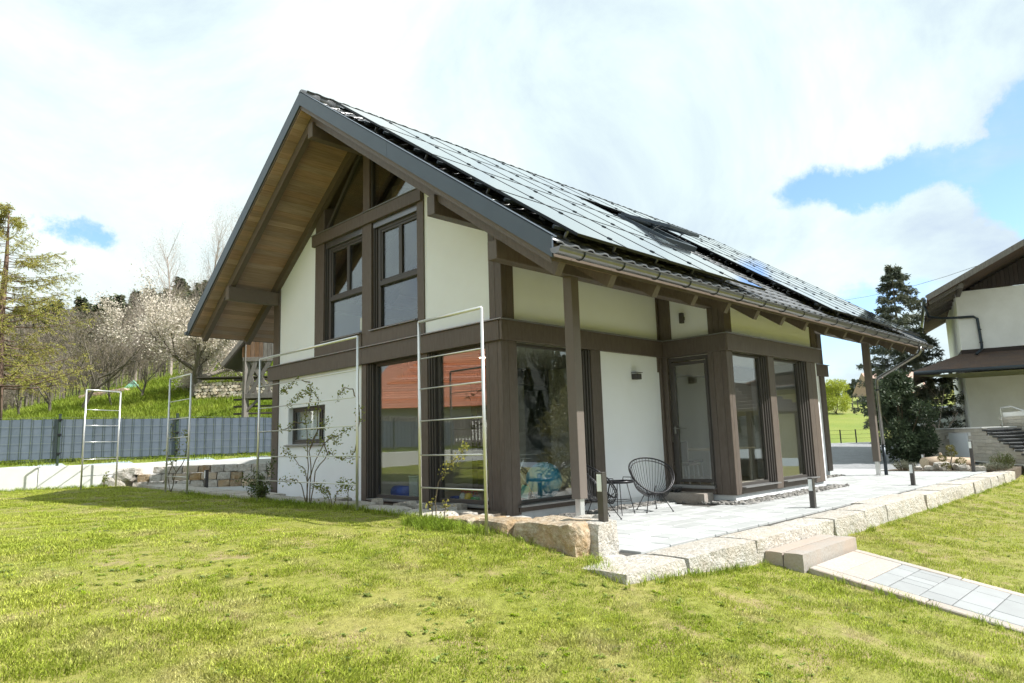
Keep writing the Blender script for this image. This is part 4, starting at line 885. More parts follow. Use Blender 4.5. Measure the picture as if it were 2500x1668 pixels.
MB().tube([(1.92+.2*math.cos(2*math.pi*k/20), -.72+.2*math.sin(2*math.pi*k/20), .02) for k in range(21)], .005, 5, False).build('brace_ring', 'black_metal', tb, True)
o = place('door_step_stone', rock_mesh('door_step_stone', .34, .92, .20, 'granite_sawn', 170, .012, (4, 8, 3), .5, 5, .5), (4.36, -.53, -.225)); tag(o, 'rough rectangular granite step stone at the terrace door', 'step stone')
def clog(label, x, y, rz):
    t = thing('clog', label, 'shoe', (x, y, -.03), 'clogs on the step stone', rz); mb = MB(); n = 9
    prof = [(-.13, .030, .055), (-.10, .040, .06), (-.05, .042, .05), (0, .043, .055), (.04, .048, .075), (.08, .05, .07), (.115, .042, .05), (.135, .02, .03)]
    V = []; 
    for (px, w, h) in prof: V += [(px, -w, 0), (px, -w, h*.6), (px, -w*.4, h), (px, w*.4, h), (px, w, h*.6), (px, w, 0)]
    F = [(i*6+k, i*6+k+1, (i+1)*6+k+1, (i+1)*6+k) for i in range(len(prof)-1) for k in range(5)]+[(i*6+5, i*6, (i+1)*6, (i+1)*6+5) for i in range(len(prof)-1)]+[tuple(range(6)), tuple(range(42, 48))[::-1]]
    mb.add(V, F); o = bpy.data.objects.new('upper', mb.mesh('upper', 'black', smooth=True)); link(o, t)
    o = bpy.data.objects.new('sole', MB().box(-.13, -.046, -.004, .135, .046, .014, .006).mesh('sole', 'black')); link(o, t)
    o = bpy.data.objects.new('heel_strap', MB().tube([(-.02, -.05, .05), (-.10, -.046, .085), (-.14, 0, .09), (-.10, .046, .085), (-.02, .05, .05)], .006, 5).mesh('heel_strap', 'black')); link(o, t)
clog('black rubber clog on the granite step stone, the one next to the white wall', 4.34, -.20, rad(170)); clog('black rubber clog on the granite step stone, the one nearer the door', 4.36, -.33, rad(195))
wlmp = thing('wall_lamp', 'small square bronze wall lamp on the white panel above the string chair', 'wall lamp', (3.6, .0, 2.2)); B('housing', 3.52, -.10, 2.165, 3.68, .028, 2.275, 'bollard', wlmp); B('top_plate', 3.505, -.12, 2.29, 3.695, .028, 2.302, 'bollard', wlmp); B('diffuser', 3.53, -.09, 2.276, 3.67, .02, 2.289, 'lamp_lens', wlmp, .001)
wl2 = thing('wall_lamp', 'slim upright bronze wall lamp under the eaves on the bay side', 'wall lamp', (4.53, -.56, 3.4)); B('housing', 4.47, -.60, 3.29, 4.55, -.525, 3.50, 'bollard', wl2); B('bracket', 4.55, -.585, 3.36, 4.6, -.54, 3.43, 'bollard', wl2)
# ------------------------------------------------------------------ rooms: what shows through the glass
em = bpy.data.materials.new('lamp_glow'); em.use_nodes = True; em.node_tree.nodes['Principled BSDF'].inputs['Emission Color'].default_value = (1, .86, .62, 1); em.node_tree.nodes['Principled BSDF'].inputs['Emission Strength'].default_value = 7.0; MAT['lamp_glow'] = em
for (x, y, r, lb) in ((1.25, 1.25, .16, 'round lit ceiling lamp inside the corner room window'), (.95, 1.5, .07, 'small lit spot lamp beside the round ceiling lamp'), (2.6, 2.5, .07, 'small lit spot lamp deeper in the corner room'), (1.0, 3.1, .12, 'lit ceiling lamp behind the gable window'), (6.2, 1.0, .12, 'lit ceiling lamp behind the terrace door')):
    t = thing('ceiling_lamp', lb, 'ceiling lamp', (x, y, 2.66)); MB().lathe([(r, -.07), (r, 0.0)], (x, y, 2.66), 20).build('body', 'black', t, True); MB().lathe([(r*.85, -.078), (r*.9, -.071)], (x, y, 2.66), 20).build('diffuser', 'lamp_glow', t, True)
mat('blue_ball', (.03, .33, .52), .35); mat('blue_mat', (.03, .09, .45), .5); mat('box_print', (.45, .48, .45), .7, nz=(24, .7, 3), col2=(.3, .36, .34)); mat('toy_red', (.5, .06, .04), .4); mat('toy_yellow', (.6, .42, .03), .4); mat('toy_green', (.08, .3, .1), .4); mat('teal', (.08, .42, .36), .5); mat('chair_grey', (.22, .19, .18), .7); mat('table_wood', (.5, .42, .3), .4)
bm_ = MB(); bm_.lathe([(.33*math.sin(math.pi*(k+.04)/12.08), .33-.33*math.cos(math.pi*(k+.04)/12.08)) for k in range(13)], (1.72, .78, 0), 24); tag(bm_.build('exercise_ball', 'blue_ball', None, True, (1.72, .78, 0)), 'large blue exercise ball on the corner room floor', 'ball')
oc = thing('office_chair', 'dark high backed office chair in the corner room', 'office chair', (1.95, 1.75, 0))
MB().obox((1.95, 1.95, .85), (.5, .1, .62), Matrix.Rotation(.12, 3, 'X'), .04).build('backrest', 'black', oc); MB().box(1.70, 1.45, .42, 2.2, 1.93, .52, .04).build('seat', 'black', oc); MB().obox((1.95, 2.0, 1.24), (.32, .09, .16), None, .03).build('headrest', 'black', oc)
MB().tube([(1.95, 1.7, .08), (1.95, 1.7, .43)], .03, 8).build('gas_spring', 'black_metal', oc)
for k in range(5):
    a = k*2*math.pi/5; MB().tube([(1.95, 1.7, .10), (1.95+.3*math.cos(a), 1.7+.3*math.sin(a), .06)], .02, 6).build('base_arm', 'black_metal', oc); MB().lathe([(.028, 0), (.028, .05)], (1.95+.3*math.cos(a), 1.7+.3*math.sin(a), 0), 8).build('castor', 'black', oc)
dr = thing('drying_rack', 'folding white metal drying rack behind the corner window', 'drying rack', (1.1, .8, 0))
for y in (.62, 1.1):
    for a, b in (((.62, y, .02), (1.05, y, .72)), ((1.35, y, .02), (.75, y, .75))): MB().tube([a, b], .011, 6).build('leg', 'white_metal', dr)
for k in range(5): MB().tube([(.75+.13*k, .5, .55+.065*k), (.75+.13*k, 1.25, .55+.065*k)], .005, 5).build('rod', 'white_metal', dr)
MB().obox((1.05, .62, .18), (.16, .06, .22), Matrix.Rotation(.3, 3, 'Y'), .02).build('hung_cloth', 'teal', dr)
for (nm, lb, ct, bx, m) in (('storage_box', 'grey patterned storage box behind the gable window', 'box', (.36, 2.72, 0, .62, 3.0, .43), 'box_print'), ('toy_crate', 'blue toy crate beside the grey storage box', 'toy', (.38, 2.36, 0, .62, 2.66, .20), 'blue_mat')):
    t = thing(nm, lb, ct, ((bx[0]+bx[3])/2, (bx[1]+bx[4])/2, 0)); B('body', *bx, m, t, .01); B('lid', bx[0]-.01, bx[1]-.01, bx[5], bx[3]+.01, bx[4]+.01, bx[5]+.025, m, t, .006)
tag(MB().tube([(.5, 3.08, .13), (.5, 3.62, .13)], .125, 16).build('foam_roll', 'blue_mat', None, True, (.5, 3.3, 0)), 'blue foam roll lying behind the gable window', 'roll')
for k, (y, m, z) in enumerate(((2.42, 'toy_red', .225), (2.55, 'toy_yellow', .225), (2.38, 'toy_yellow', .30), (1.42, 'toy_yellow', 0), (1.56, 'box_print', 0), (1.25, 'toy_green', 0))):
    t = thing('toy', ('red toy ball in the blue crate', 'yellow toy ball in the blue crate', 'small yellow toy on top of the crate', 'yellow toy lantern on the floor', 'printed toy tin on the floor', 'green toy block on the floor')[k], 'toy', (.48, y, z)); (MB().lathe([(.02, 0), (.075, .02), (.08, .1), (.06, .16), (.02, .18)], (.48, y, z), 12) if m != 'toy_green' else MB().box(.42, y-.06, z, .54, y+.06, z+.12, .01)).build('body', m, t, True)
    MB().tube([(.48, y-.05, z+.15), (.48, y-.04, z+.21), (.48, y+.04, z+.21), (.48, y+.05, z+.15)], .007, 5).build('handle', 'toy_red', t)
tag(MB().lathe([(.16, 0), (.23, .09), (.24, .1), (.225, .1), (.15, .015), (.0, .012)], (.62, 1.75, 0), 20).build('basin', 'blue_mat', None, True, (.62, 1.75, 0)), 'blue plastic basin on the floor by the gable window', 'basin')
dt = thing('dining_table', 'pale wood dining table behind the terrace door', 'table', (6.6, .3, 0)); B('top', 5.75, -.35, .72, 7.7, .75, .76, 'table_wood', dt)
for x in (5.85, 7.6):
    for y in (-.25, .65): B('leg', x-.035, y-.035, 0, x+.035, y+.035, .72, 'white_metal', dt)
for k, (x, y, s, lb) in enumerate(((5.55, .2, 1, 'grey dining chair at the head of the table'), (6.35, 1.0, 0, 'grey dining chair at the far table side by the window'), (7.1, 1.0, 0, 'grey dining chair at the far table side deeper in the room'))):
    t = thing('dining_chair', lb, 'chair', (x, y, 0), 'dining chairs'); B('seat', x-.22, y-.22, .43, x+.22, y+.22, .48, 'chair_grey', t, .02)
    (B('backrest', x-.23, y-.21, .5, x-.19, y+.21, .92, 'chair_grey', t, .015) if s else B('backrest', x-.21, y+.19, .5, x+.21, y+.23, .92, 'chair_grey', t, .015))
    for sx in (-1, 1):
        for sy in (-1, 1): MB().tube([(x+sx*.18, y+sy*.18, .43), (x+sx*.21, y+sy*.21, 0)], .012, 6).build('leg', 'white_metal', t)
# ------------------------------------------------------------------ trees
def grow(r, p, d, ln, rd, lev, cfg, tubes, tips):
    """recursive limb: bends a little, forks into children; tubes get (points, radii, level), tips get (point, direction, level)"""
    n = 4 if lev == 0 else 3; pts = [p.copy()]; cur = d.copy()
    for i in range(n):
        cur = cur+r.normal(0, cfg['wob'], 3)+np.array((0, 0, cfg['up'][min(lev, len(cfg['up'])-1)])); cur /= np.linalg.norm(cur); pts.append(pts[-1]+cur*ln/n)
    tubes.append((pts, list(np.linspace(rd, rd*cfg['taper'], n+1)), lev))
    if lev >= cfg['levels']:
        for q in pts[1:]: tips.append((q, cur, lev))
        return
    k = cfg['kids'][lev]
    for j in range(k):
        f = cfg['start'][lev]+(1-cfg['start'][lev])*(j+r.uniform(.2, .9))/k; f = min(f, .999); i = int(f*n); q = pts[i]+(pts[i+1]-pts[i])*(f*n-i)
        a = r.uniform(0, 6.283) if lev else 2.4*j+r.uniform(-.5, .5); w = np.cross(cur, (.3, .2, 1.0)); w /= np.linalg.norm(w)+1e-9; v = np.cross(cur, w); s = cfg['ang'][lev]*r.uniform(.7, 1.25)
        nd = cur*math.cos(s)+(w*math.cos(a)+v*math.sin(a))*math.sin(s)
        grow(r, q, nd/np.linalg.norm(nd), ln*cfg['len'][lev]*r.uniform(.7, 1.2)*(1-.35*f*(lev == 0)*cfg.get('cone', 0)), rd*cfg['rad'][lev]*(1-.4*f), lev+1, cfg, tubes, tips)
    tips.append((pts[-1], cur, lev))
def tube_mesh(name, tubes, m, off=(0, 0, 0), segs=(8, 6, 4, 3, 3)):
    mb = MB()
    for pts, rs, lev in tubes: mb.tube(pts, rs, segs[min(lev, 4)], False)
    return mb.mesh(name, m, off, True)
def tree(name, label, base, cfg, h, rd, barkm, leafm, nleaf, lsize, seed, spread=.25, lean=(0, 0), group=None, aspect=.6, part='crown', lvmin=1):
    r = np.random.default_rng(seed); tubes, tips = [], []; base = np.array(base, float); d = np.array((lean[0], lean[1], 1.0)); d /= np.linalg.norm(d)
    grow(r, base-np.array((0, 0, .2)), d, h, rd, 0, cfg, tubes, tips)
    t = thing(name, label, 'tree', tuple(base), group)
    o = bpy.data.objects.new('trunk', tube_mesh('trunk', [q for q in tubes if q[2] == 0], barkm, base)); link(o, t)
    o = bpy.data.objects.new('limbs', tube_mesh('limbs', [q for q in tubes if q[2] > 0], barkm, base)); link(o, t)
    T = [q for q in tips if q[2] >= lvmin]
    if nleaf and T:
        i = r.integers(0, len(T), nleaf); P = np.array([T[k][0] for k in i])+r.normal(0, spread, (nleaf, 3)); D = np.array([T[k][1] for k in i])
        V, F = leaf_quads(P, D, lsize, r, aspect); o = bpy.data.objects.new(part, npmesh(part, V-base, F, leafm)); link(o, t)
    return t
def gz(x, y): return float(Gz(x, y))
leafmat('blossom', (.70, .64, .56), (.50, .43, .33), .3); leafmat('twig_haze', (.27, .225, .165), (.20, .16, .12), .15); leafmat('twig_green', (.20, .20, .075), (.26, .22, .11), .3); leafmat('twig_pale', (.45, .38, .32), (.36, .30, .25), .2)
leafmat('larch_needle', (.33, .34, .06), (.38, .32, .10), .4); leafmat('spruce_needle', (.095, .12, .085), (.20, .205, .13), .15); leafmat('laurel_leaf', (.045, .07, .032), (.09, .115, .06), .12); leafmat('yellow_leaf', (.34, .39, .045), (.42, .44, .08), .4)
mat('birch_bark', (.42, .36, .31), .9, nz=(6, .5), col2=(.25, .2, .17))
CH = dict(levels=4, wob=.11, up=(.0, .02, .0, -.01, -.02), taper=.6, kids=(6, 5, 5, 4), start=(.15, .25, .2, .2), ang=(.85, .65, .6, .6), len=(1.25, .62, .55, .5), rad=(.6, .55, .5, .5))
tree('cherry_tree', 'wide white blossoming cherry tree beside the firewood stack on the bank', (5.36, 27.48, gz(5.36, 27.48)), CH, 2.5, .26, 'bark_grey', 'blossom', 38000, .095, 21, .22, (-.05, .0), lvmin=3)
BI = dict(levels=3, wob=.05, up=(.02, .10, .06, .0), taper=.25, kids=(26, 7, 5), start=(.22, .15, .2), ang=(.55, .5, .55), len=(.30, .5, .5), rad=(.25, .4, .5), cone=1)
for (x, y, h, sd) in ((8.6, 41.2, 8.8, 31), (10.0, 39.8, 9.8, 32), (11.6, 38.6, 9.2, 33), (6.8, 42.6, 6.0, 34)):
    tree('birch_tree', ('tall bare birch standing over the left side of the cherry', 'tallest bare birch behind the cherry tree', 'bare birch next to the tallest one, nearer the roof edge', 'shorter bare birch before the dark spruce ridge')[sd-31], (x, y, gz(x, y)), BI, h, .12, 'birch_bark', 'twig_pale', 6500, .085, sd, .18, group='bare birches behind the cherry', aspect=.16, lvmin=2)
FT = dict(levels=3, wob=.12, up=(.0, .10, .06, .02), taper=.6, kids=(5, 5, 6), start=(.35, .2, .2), ang=(.75, .6, .6), len=(1.0, .6, .5), rad=(.6, .5, .5))
for i, (x, y, h, lb, sz) in enumerate(((-1.04, 32.45, 1.35, 'small crooked bare fruit tree nearest the larch trunk', .06), (0.0, 31.41, 1.6, 'bare fruit tree forking low, second from the larch trunk', .08), (1.08, 30.33, 2.1, 'largest bare fruit tree on the meadow with budding crown', .12), (2.35, 30.48, 1.7, 'slim young bare fruit tree behind the fence trellis', .05), (3.98, 31.68, 1.3, 'small leaning bare fruit tree beside the green tarp tent', .07))):
    tree('fruit_tree', lb, (x, y, gz(x, y)), FT, h, sz, 'bark_grey', 'twig_green' if i == 2 else 'twig_haze', 1500 if i == 2 else 900, .09, 40+i, .12, (R_.uniform(-.15, .15), R_.uniform(-.1, .1)), group='fruit trees on the meadow', aspect=.2, lvmin=2)
def conifer(name, label, base, h, rmax, barkm, nm, nper, seed, droop, whorl, rd, lsize, z0=.12, up_tip=.0, top_pow=.85, nb=6, sub=7, skew=None, thin=.3, group=None):
    r = np.random.default_rng(seed); base = np.array(base, float); t = thing(name, label, 'tree', tuple(base), group)
    MB().tube([tuple(base+np.array((.03*math.sin(i*1.3), .03*math.cos(i), h*i/8-.25*(i == 0)))) for i in range(9)], [rd*1.18]+[rd*(1-i/8.4) for i in range(1, 9)], 9).build('trunk', barkm, t, True)
    limbs = MB(); P, D = [], []; z = z0*h
    while z < h*.985:
        f = (z/h); Rm = rmax*((1-f)**top_pow)*(.55+.45*min(1, f/.18+.3)); k = nb if f < .8 else 4
        for j in range(k):
            a = r.uniform(0, 6.283); ll = Rm*r.uniform(.6, 1.15)
            if skew is not None: ll *= 1+.25*math.cos(a-skew)
            zz = z+r.uniform(-.5, .5)*whorl; pts = []
            for i in range(6):
                u = i/5; pts.append(base+np.array((math.cos(a)*ll*u, math.sin(a)*ll*u, zz-droop*ll*u+(up_tip+droop*.55)*ll*u*u)))
            limbs.tube(pts, list(np.linspace(max(.012, rd*.22*(1-f)), .004, 6)), 4, False)
            for s in range(sub):
                u = .25+.75*(s+r.uniform(0, 1))/sub; i = min(4, int(u*5)); q = pts[i]+(pts[i+1]-pts[i])*(u*5-i); sd = 1 if s % 2 else -1
                L2 = ll*.34*(1.15-u)*r.uniform(.6, 1.2)+.12; da = a+sd*r.uniform(.6, 1.1); e = q+np.array((math.cos(da)*L2, math.sin(da)*L2, -.22*L2-thin*r.uniform(0, .4)))
                limbs.tube([q, (q+e)/2+np.array((0, 0, .03)), e], [.006, .004, .002], 3, False)
                m_ = max(2, int(nper*(.4+L2))); w = r.uniform(0, 1, m_)[:, None]; P.append(q+(e-q)*w); D.append(np.repeat((e-q)[None]/np.linalg.norm(e-q), m_, 0))
            m_ = int(nper*1.2); w = r.uniform(.3, 1, m_); qs = np.array([pts[min(4, int(v*5))]+(pts[min(4, int(v*5))+1]-pts[min(4, int(v*5))])*(v*5-min(4, int(v*5))) for v in w]); P.append(qs); D.append(np.repeat(np.array((math.cos(a), math.sin(a), 0.))[None], m_, 0))
        z += whorl*(1 if f < .85 else .7)
    limbs.build('limbs', barkm, t, True); P = np.concatenate(P)+r.normal(0, .035, (sum(len(p) for p in P), 3)); D = np.concatenate(D)
    V, F = leaf_quads(P, D, lsize, r, .28, .55); o = bpy.data.objects.new('needles', npmesh('needles', V-base, F, nm)); link(o, t); return t
conifer('larch_tree', 'tall larch with fresh yellow green needles behind the strip fence', (-3.15, 24.5, gz(-3.15, 24.5)), 8.9, 3.7, 'bark_larch', 'larch_needle', 46, 51, .12, .36, .27, .085, .20, .22, .62, 6, 9, rad(-45), .45)
conifer('spruce_tree', 'dark blue green spruce behind the far corner of the roof', (29.2, 2.3, -.1), 9.2, 3.2, 'bark_grey', 'spruce_needle', 52, 52, .28, .34, .16, .16, .10, .16, .72, 6, 8, rad(-30))
conifer('spruce_tree', 'second slimmer spruce tip showing above the neighbouring eave', (33.6, -.3, -.1), 9.0, 1.6, 'bark_grey', 'spruce_needle', 22, 53, .3, .4, .13, .17, .55, .1, .8, 5, 6)
def leaf_bush(name, label, base, rx, ry, h, n, lsize, lm, seed, cat='shrub', stems=7, low=.05):
    r = np.random.default_rng(seed); base = np.array(base, float); t = thing(name, label, cat, tuple(base)); mb = MB()
    C = []
    for k in range(60):
        a, q = r.uniform(0, 6.283), r.uniform(0, 1)**.5; zz = r.uniform(low, .97); w = math.sqrt(max(.05, 1-(2*abs(zz-.45))**2.6)); C.append(base+np.array((rx*w*q*math.cos(a)*.86, ry*w*q*math.sin(a)*.86, h*zz)))
    for k in range(stems):
        c = C[k]; mb.tube([base+r.normal(0, .08, 3)*np.array((1, 1, 0)), base*.5+c*.5+r.normal(0, .08, 3), c], [.03*h/3, .02*h/3, .008], 5, False)
    mb.build('stems', 'bark', t, True)
    i = r.integers(0, 60, n); v = r.normal(0, 1, (n, 3)); v /= np.linalg.norm(v, axis=1)[:, None]; rr = (.22*min(rx, h*.5))*r.uniform(.55, 1.05, n)[:, None]*(1+.5*r.uniform(0, 1, (n, 1))**3); P = np.array(C)[i]+v*rr
    k = P[:, 2] > base[2]+.02; P, v = P[k], v[k]; V, F = leaf_quads(P, v, lsize, r, .42, .6); o = bpy.data.objects.new('foliage', npmesh('foliage', V-base, F, lm)); link(o, t); return t
leaf_bush('laurel_bush', 'big dark evergreen laurel bush beside the stair wall', (22.6, .75, -.25), 1.28, 1.28, 3.4, 16000, .13, 'laurel_leaf', 61, stems=9, low=.04)
leaf_bush('yellow_green_tree', 'bright yellow green round tree on the hill beyond the driveway', (56.9, 15.6, gz(56.9, 15.6)), 1.5, 1.5, 3.0, 5200, .17, 'yellow_leaf', 62, 'tree', 6, .15)
leaf_bush('leafy_bush', 'brownish green bush between the spruce and the greenhouse', (38.5, 4.6, gz(38.5, 4.6)), 2.4, 2.0, 3.4, 4200, .16, 'twig_green', 63)
leaf_bush('leafy_bush', 'olive bush showing behind the polytunnel', (38.5, 1.2, .2), 1.8, 1.5, 4.2, 3000, .13, 'larch_needle', 64)
# ------------------------------------------------------------------ wooded hillside: one mass
def bare_tree_mesh(seed, lm='twig_haze'):
    r = np.random.default_rng(seed); tubes, tips = [], []; cfg = dict(levels=2, wob=.06, up=(.0, .09, .05), taper=.3, kids=(15, 6), start=(.3, .2), ang=(.6, .55), len=(.38, .5), rad=(.35, .5), cone=1)
    grow(r, np.array((0, 0, -.3)), np.array((0, 0, 1.)), 7.5, .13, 0, cfg, tubes, tips); mb = MB()
    for pts, rs, lev in tubes: mb.tube(pts, [max(q, .014) for q in rs], (5, 3, 3)[lev], False)
    T = [q for q in tips if q[2] >= 1]; n = 900; i = r.integers(0, len(T), n); V, F = leaf_quads(np.array([T[k][0] for k in i])+r.normal(0, .3, (n, 3)), np.array([T[k][1] for k in i]), .34, r, .12, .5)
    b = len(mb.v); mb.add(V, F, 1); return mb.mesh('bare_tree', ['bark_grey', lm])
def fir_mesh(seed):
    r = np.random.default_rng(seed); V, D = [], []; n = 1900; f = r.uniform(0, 1, n)**.75; a = r.uniform(0, 6.283, n); R = 1.9*(1-f)**.85*r.uniform(.35, 1, n)+.05
    P = np.stack([R*np.cos(a), R*np.sin(a), 1+8.5*f-.22*R], 1); D = np.stack([np.cos(a), np.sin(a), -.35+0*a], 1); V, F = leaf_quads(P, D, .62, r, .4, .3); mb = MB(); mb.tube([(0, 0, -.4), (0, 0, 9.2)], [.16, .03], 6); mb.add(V, F, 1); return mb.mesh('fir', ['bark_grey', 'fir_needle'])
leafmat('fir_needle', (.055, .078, .038), (.095, .11, .05), .08)
def hill_points(n, ta, tb, la, lb):
    t = NP.uniform(ta, tb, n); l = NP.uniform(la, lb, n); x = WLX+WNY*l+WNX*t; y = WLY-WNX*l+WNY*t; return np.column_stack([x, y, Gz(x, y)])
for k, lm in enumerate(('twig_haze', 'twig_haze', 'twig_green')):
    P = hill_points((270, 250, 120)[k], 33, 88, -70, 26); scatter('bare_wood', bare_tree_mesh(70+k, lm), P, NP.uniform(0, 6.28, len(P)), NP.uniform(.42, .78, len(P))*(1+.006*np.clip(P[:, 1]-50, 0, 60)))
P = np.concatenate([hill_points(190, 72, 92, -70, 26), hill_points(34, 52, 75, -8, 26)]); scatter('fir_wood', fir_mesh(75), P, NP.uniform(0, 6.28, len(P)), NP.uniform(.55, .95, len(P)))
# undergrowth along the wood's edge
um = bare_tree_mesh(77); P = hill_points(1100, 28, 46, -45, 22); scatter('undergrowth', um, P, NP.uniform(0, 6.28, len(P)), NP.uniform(.16, .42, len(P)))
# far wooded hills all round the valley
mat('far_wood', (.03, .042, .034), .95, nz=(.05, .8, 8), col2=(.055, .06, .04), bump=(.25, 1, 3))
def far_hill(name, a0, a1, dist, h, seed):
    n = 60; V, F = [], []
    for i in range(n+1):
        a = rad(a0+(a1-a0)*i/n); e = min(1, min(i, n-i)/9)
        for k, (dd, hh) in enumerate(((0, -3), (45, .45), (100, .85), (150, 1.0), (230, .8))):
            zz = -3 if k == 0 else h*hh*(.75+.5*math.sin(i*.21+seed)*.5+.12*math.sin(i*.9+seed*2))*(.25+.75*e); V.append((CAM.x+(dist+dd)*math.cos(a), CAM.y+(dist+dd)*math.sin(a), zz))
    for i in range(n):
        for k in range(4): F.append((i*5+k, (i+1)*5+k, (i+1)*5+k+1, i*5+k+1))
    o = link(bpy.data.objects.new(name, npmesh(name, V, F, 'far_wood'))); o['kind'] = 'structure'; V = np.array(V); F = np.array(F)
    m = 900; q = NP.integers(0, len(F), m); u, v = NP.uniform(0, 1, (2, m, 1)); A, B2, C, D = (V[F[q, j]] for j in range(4)); P = A*(1-u)*(1-v)+B2*u*(1-v)+C*u*v+D*(1-u)*v; k = P[:, 2] > .5
    scatter('far_firs', FIR, P[k], NP.uniform(0, 6.28, k.sum()), NP.uniform(.6, 1.05, k.sum()))
FIR = fir_mesh(76)
far_hill('wooded_hill', -35, 42, 190, 17, 1.0); far_hill('wooded_hill', -120, -30, 120, 42, 2.2); far_hill('wooded_hill', 118, 250, 230, 30, .4)
# ------------------------------------------------------------------ hayrack barn, tarp tent, wood stacks
mat('old_wood', (.20, .185, .17), .9, var=.2, nz=(5, .7, 6), col2=(.10, .085, .075), stretch=(6, 6, .8), bump=(40, .5, .01)); mat('old_wood_red', (.21, .125, .075), .9, var=.2, nz=(5, .7, 6), col2=(.11, .065, .04), stretch=(6, 6, .8)); mat('old_dark', (.06, .05, .042), .9)
bo = Vector((3.64, 17.86, gz(3.64, 17.86))); bu = Vector((.707, -.707, 0)); bv = Vector((.707, .707, 0)); hr = thing('hayrack_barn', 'weathered wooden hayrack barn with crossed lattice behind the fence', 'barn', bo)
def bp_(u, v, z): return bo+bu*u+bv*v+Vector((0, 0, z))
for u in (0, 2.6, 5.0): MB().beam(bp_(u, 0, -.1), bp_(u, 0, 4.4), .2, .2, .01, (1, 0, 0)).build('post', 'old_wood', hr)
for u in (.75, 5.0): MB().beam(bp_(u, 2.6, -.1), bp_(u, 2.6, 3.2), .26, .26, .01, (1, 0, 0)).build('post', 'old_dark', hr)
for k in range(8): z = -.35+.27*k if k < 6 else 1.75+.35*(k-6); MB().beam(bp_(-.45, .02, z), bp_(5.2, -.03, z+R_.uniform(-.02, .02)), .06, .07, .008).build('rail', 'old_dark', hr)
MB().beam(bp_(-.1, -.05, 1.12), bp_(5, -.05, 1.12), .14, .18).build('rail', 'old_wood', hr); MB().beam(bp_(-.1, -.05, 2.52), bp_(5, -.05, 2.52), .14, .16).build('rail', 'old_wood', hr)
for k in range(9):
    for sgn in (1, -1):
        u0 = -.35+.55*k+(0 if sgn > 0 else .75); MB().beam(bp_(max(.0, min(5, u0)), -.06-.03*sgn, 1.2), bp_(max(.0, min(5, u0+.75*sgn)), -.06-.03*sgn, 2.45), .035, .15, .004).build('lattice_board', 'old_wood', hr)
for k in range(32):
    u = -.05+.16*k; MB().beam(bp_(u, -.10, 2.58), bp_(u, -.10, 2.58+min(4, .15+1.25*(u+.45))), .145, .025, .003, tuple(bv)).build('board', 'old_wood_red' if k < 5 else 'old_wood', hr)
MB().add([bp_(-.78, -.3, 2.30), bp_(2.6, -.3, 6.6), bp_(2.6, 3.2, 6.6), bp_(-.78, 3.2, 2.30), bp_(-.72, -.3, 2.2), bp_(2.6, -.3, 6.45), bp_(2.6, 3.2, 6.45), bp_(-.72, 3.2, 2.2)], [(0, 1, 2, 3), (7, 6, 5, 4), (0, 4, 5, 1), (3, 2, 6, 7), (0, 3, 7, 4)]).build('roof', 'old_dark', hr)
MB().beam(bp_(-.80, -.33, 2.28), bp_(2.6, -.33, 6.58), .05, .14).build('barge_board', 'old_wood', hr); MB().beam(bp_(0, -.02, .5), bp_(.62, -.02, 1.1), .09, .09).build('brace', 'old_wood', hr)
mat('tarp', (.22, .50, .36), .5, nz=(3, .4), col2=(.30, .58, .46)); tz = gz(5.5, 38.6)
tt = thing('tarp_tent', 'small pale green pyramid tarp on the meadow', 'tarp', (5.5, 38.6, tz)); MB().add([(5.0, 39.05, tz+.05), (5.8, 38.0, tz-.05), (6.25, 38.6, tz+.0), (5.4, 39.3, tz+.05), (5.62, 38.7, tz+.72)], [(0, 1, 4), (1, 2, 4), (2, 3, 4), (3, 0, 4)]).build('cover', 'tarp', tt); MB().tube([(5.6, 38.75, tz), (5.62, 38.7, tz+.75)], .02, 6).build('pole', 'old_wood', tt)
mat('log_end', (.62, .54, .43), .9, var=.35, nz=(30, .5)); mat('log_pink', (.42, .31, .25), .9, var=.3)
def stack(name, label, a, b, h, r0, n, endm):
    a, b = Vector((*a, gz(*a))), Vector((*b, gz(*b))); d = b-a; t = thing(name, label, 'wood stack', a); dn = Vector((d.x, d.y, 0)).normalized(); nrm = Vector((-dn.y, dn.x, 0))
    lm = MB().tube([(0, 0, 0), (0, .8, 0)], r0, 7).mesh('log', endm); rows = int(h/(r0*1.75)); per = n//rows
    for q in range(rows):
        for k in range(per):
            p = a+d*((k+.5*(q % 2)+R_.uniform(-.15, .15))/per)+Vector((0, 0, r0+q*r0*1.75)); o = place('log', lm, p+nrm*R_.uniform(-.05, .05), math.atan2(dn.y, dn.x), t); o.scale = (R_.uniform(.75, 1.1),)*3
    return t, a, b, nrm
st, sa, sb_, sn = stack('firewood_stack', 'long firewood stack of pale split logs behind the cherry trunk', (4.9, 26.4), (9.3, 22.4), 1.0, .085, 230, 'log_end')
MB().beam(sa+sn*.4+Vector((0, 0, 1.15)), sb_+sn*.4+Vector((0, 0, 1.1)), 1.0, .05).build('cover_board', 'old_dark', st)
stack('brushwood_pile', 'low pinkish heap of cut logs on the meadow near the tarp', (2.7, 38.6), (4.6, 36.9), .6, .12, 60, 'log_pink')
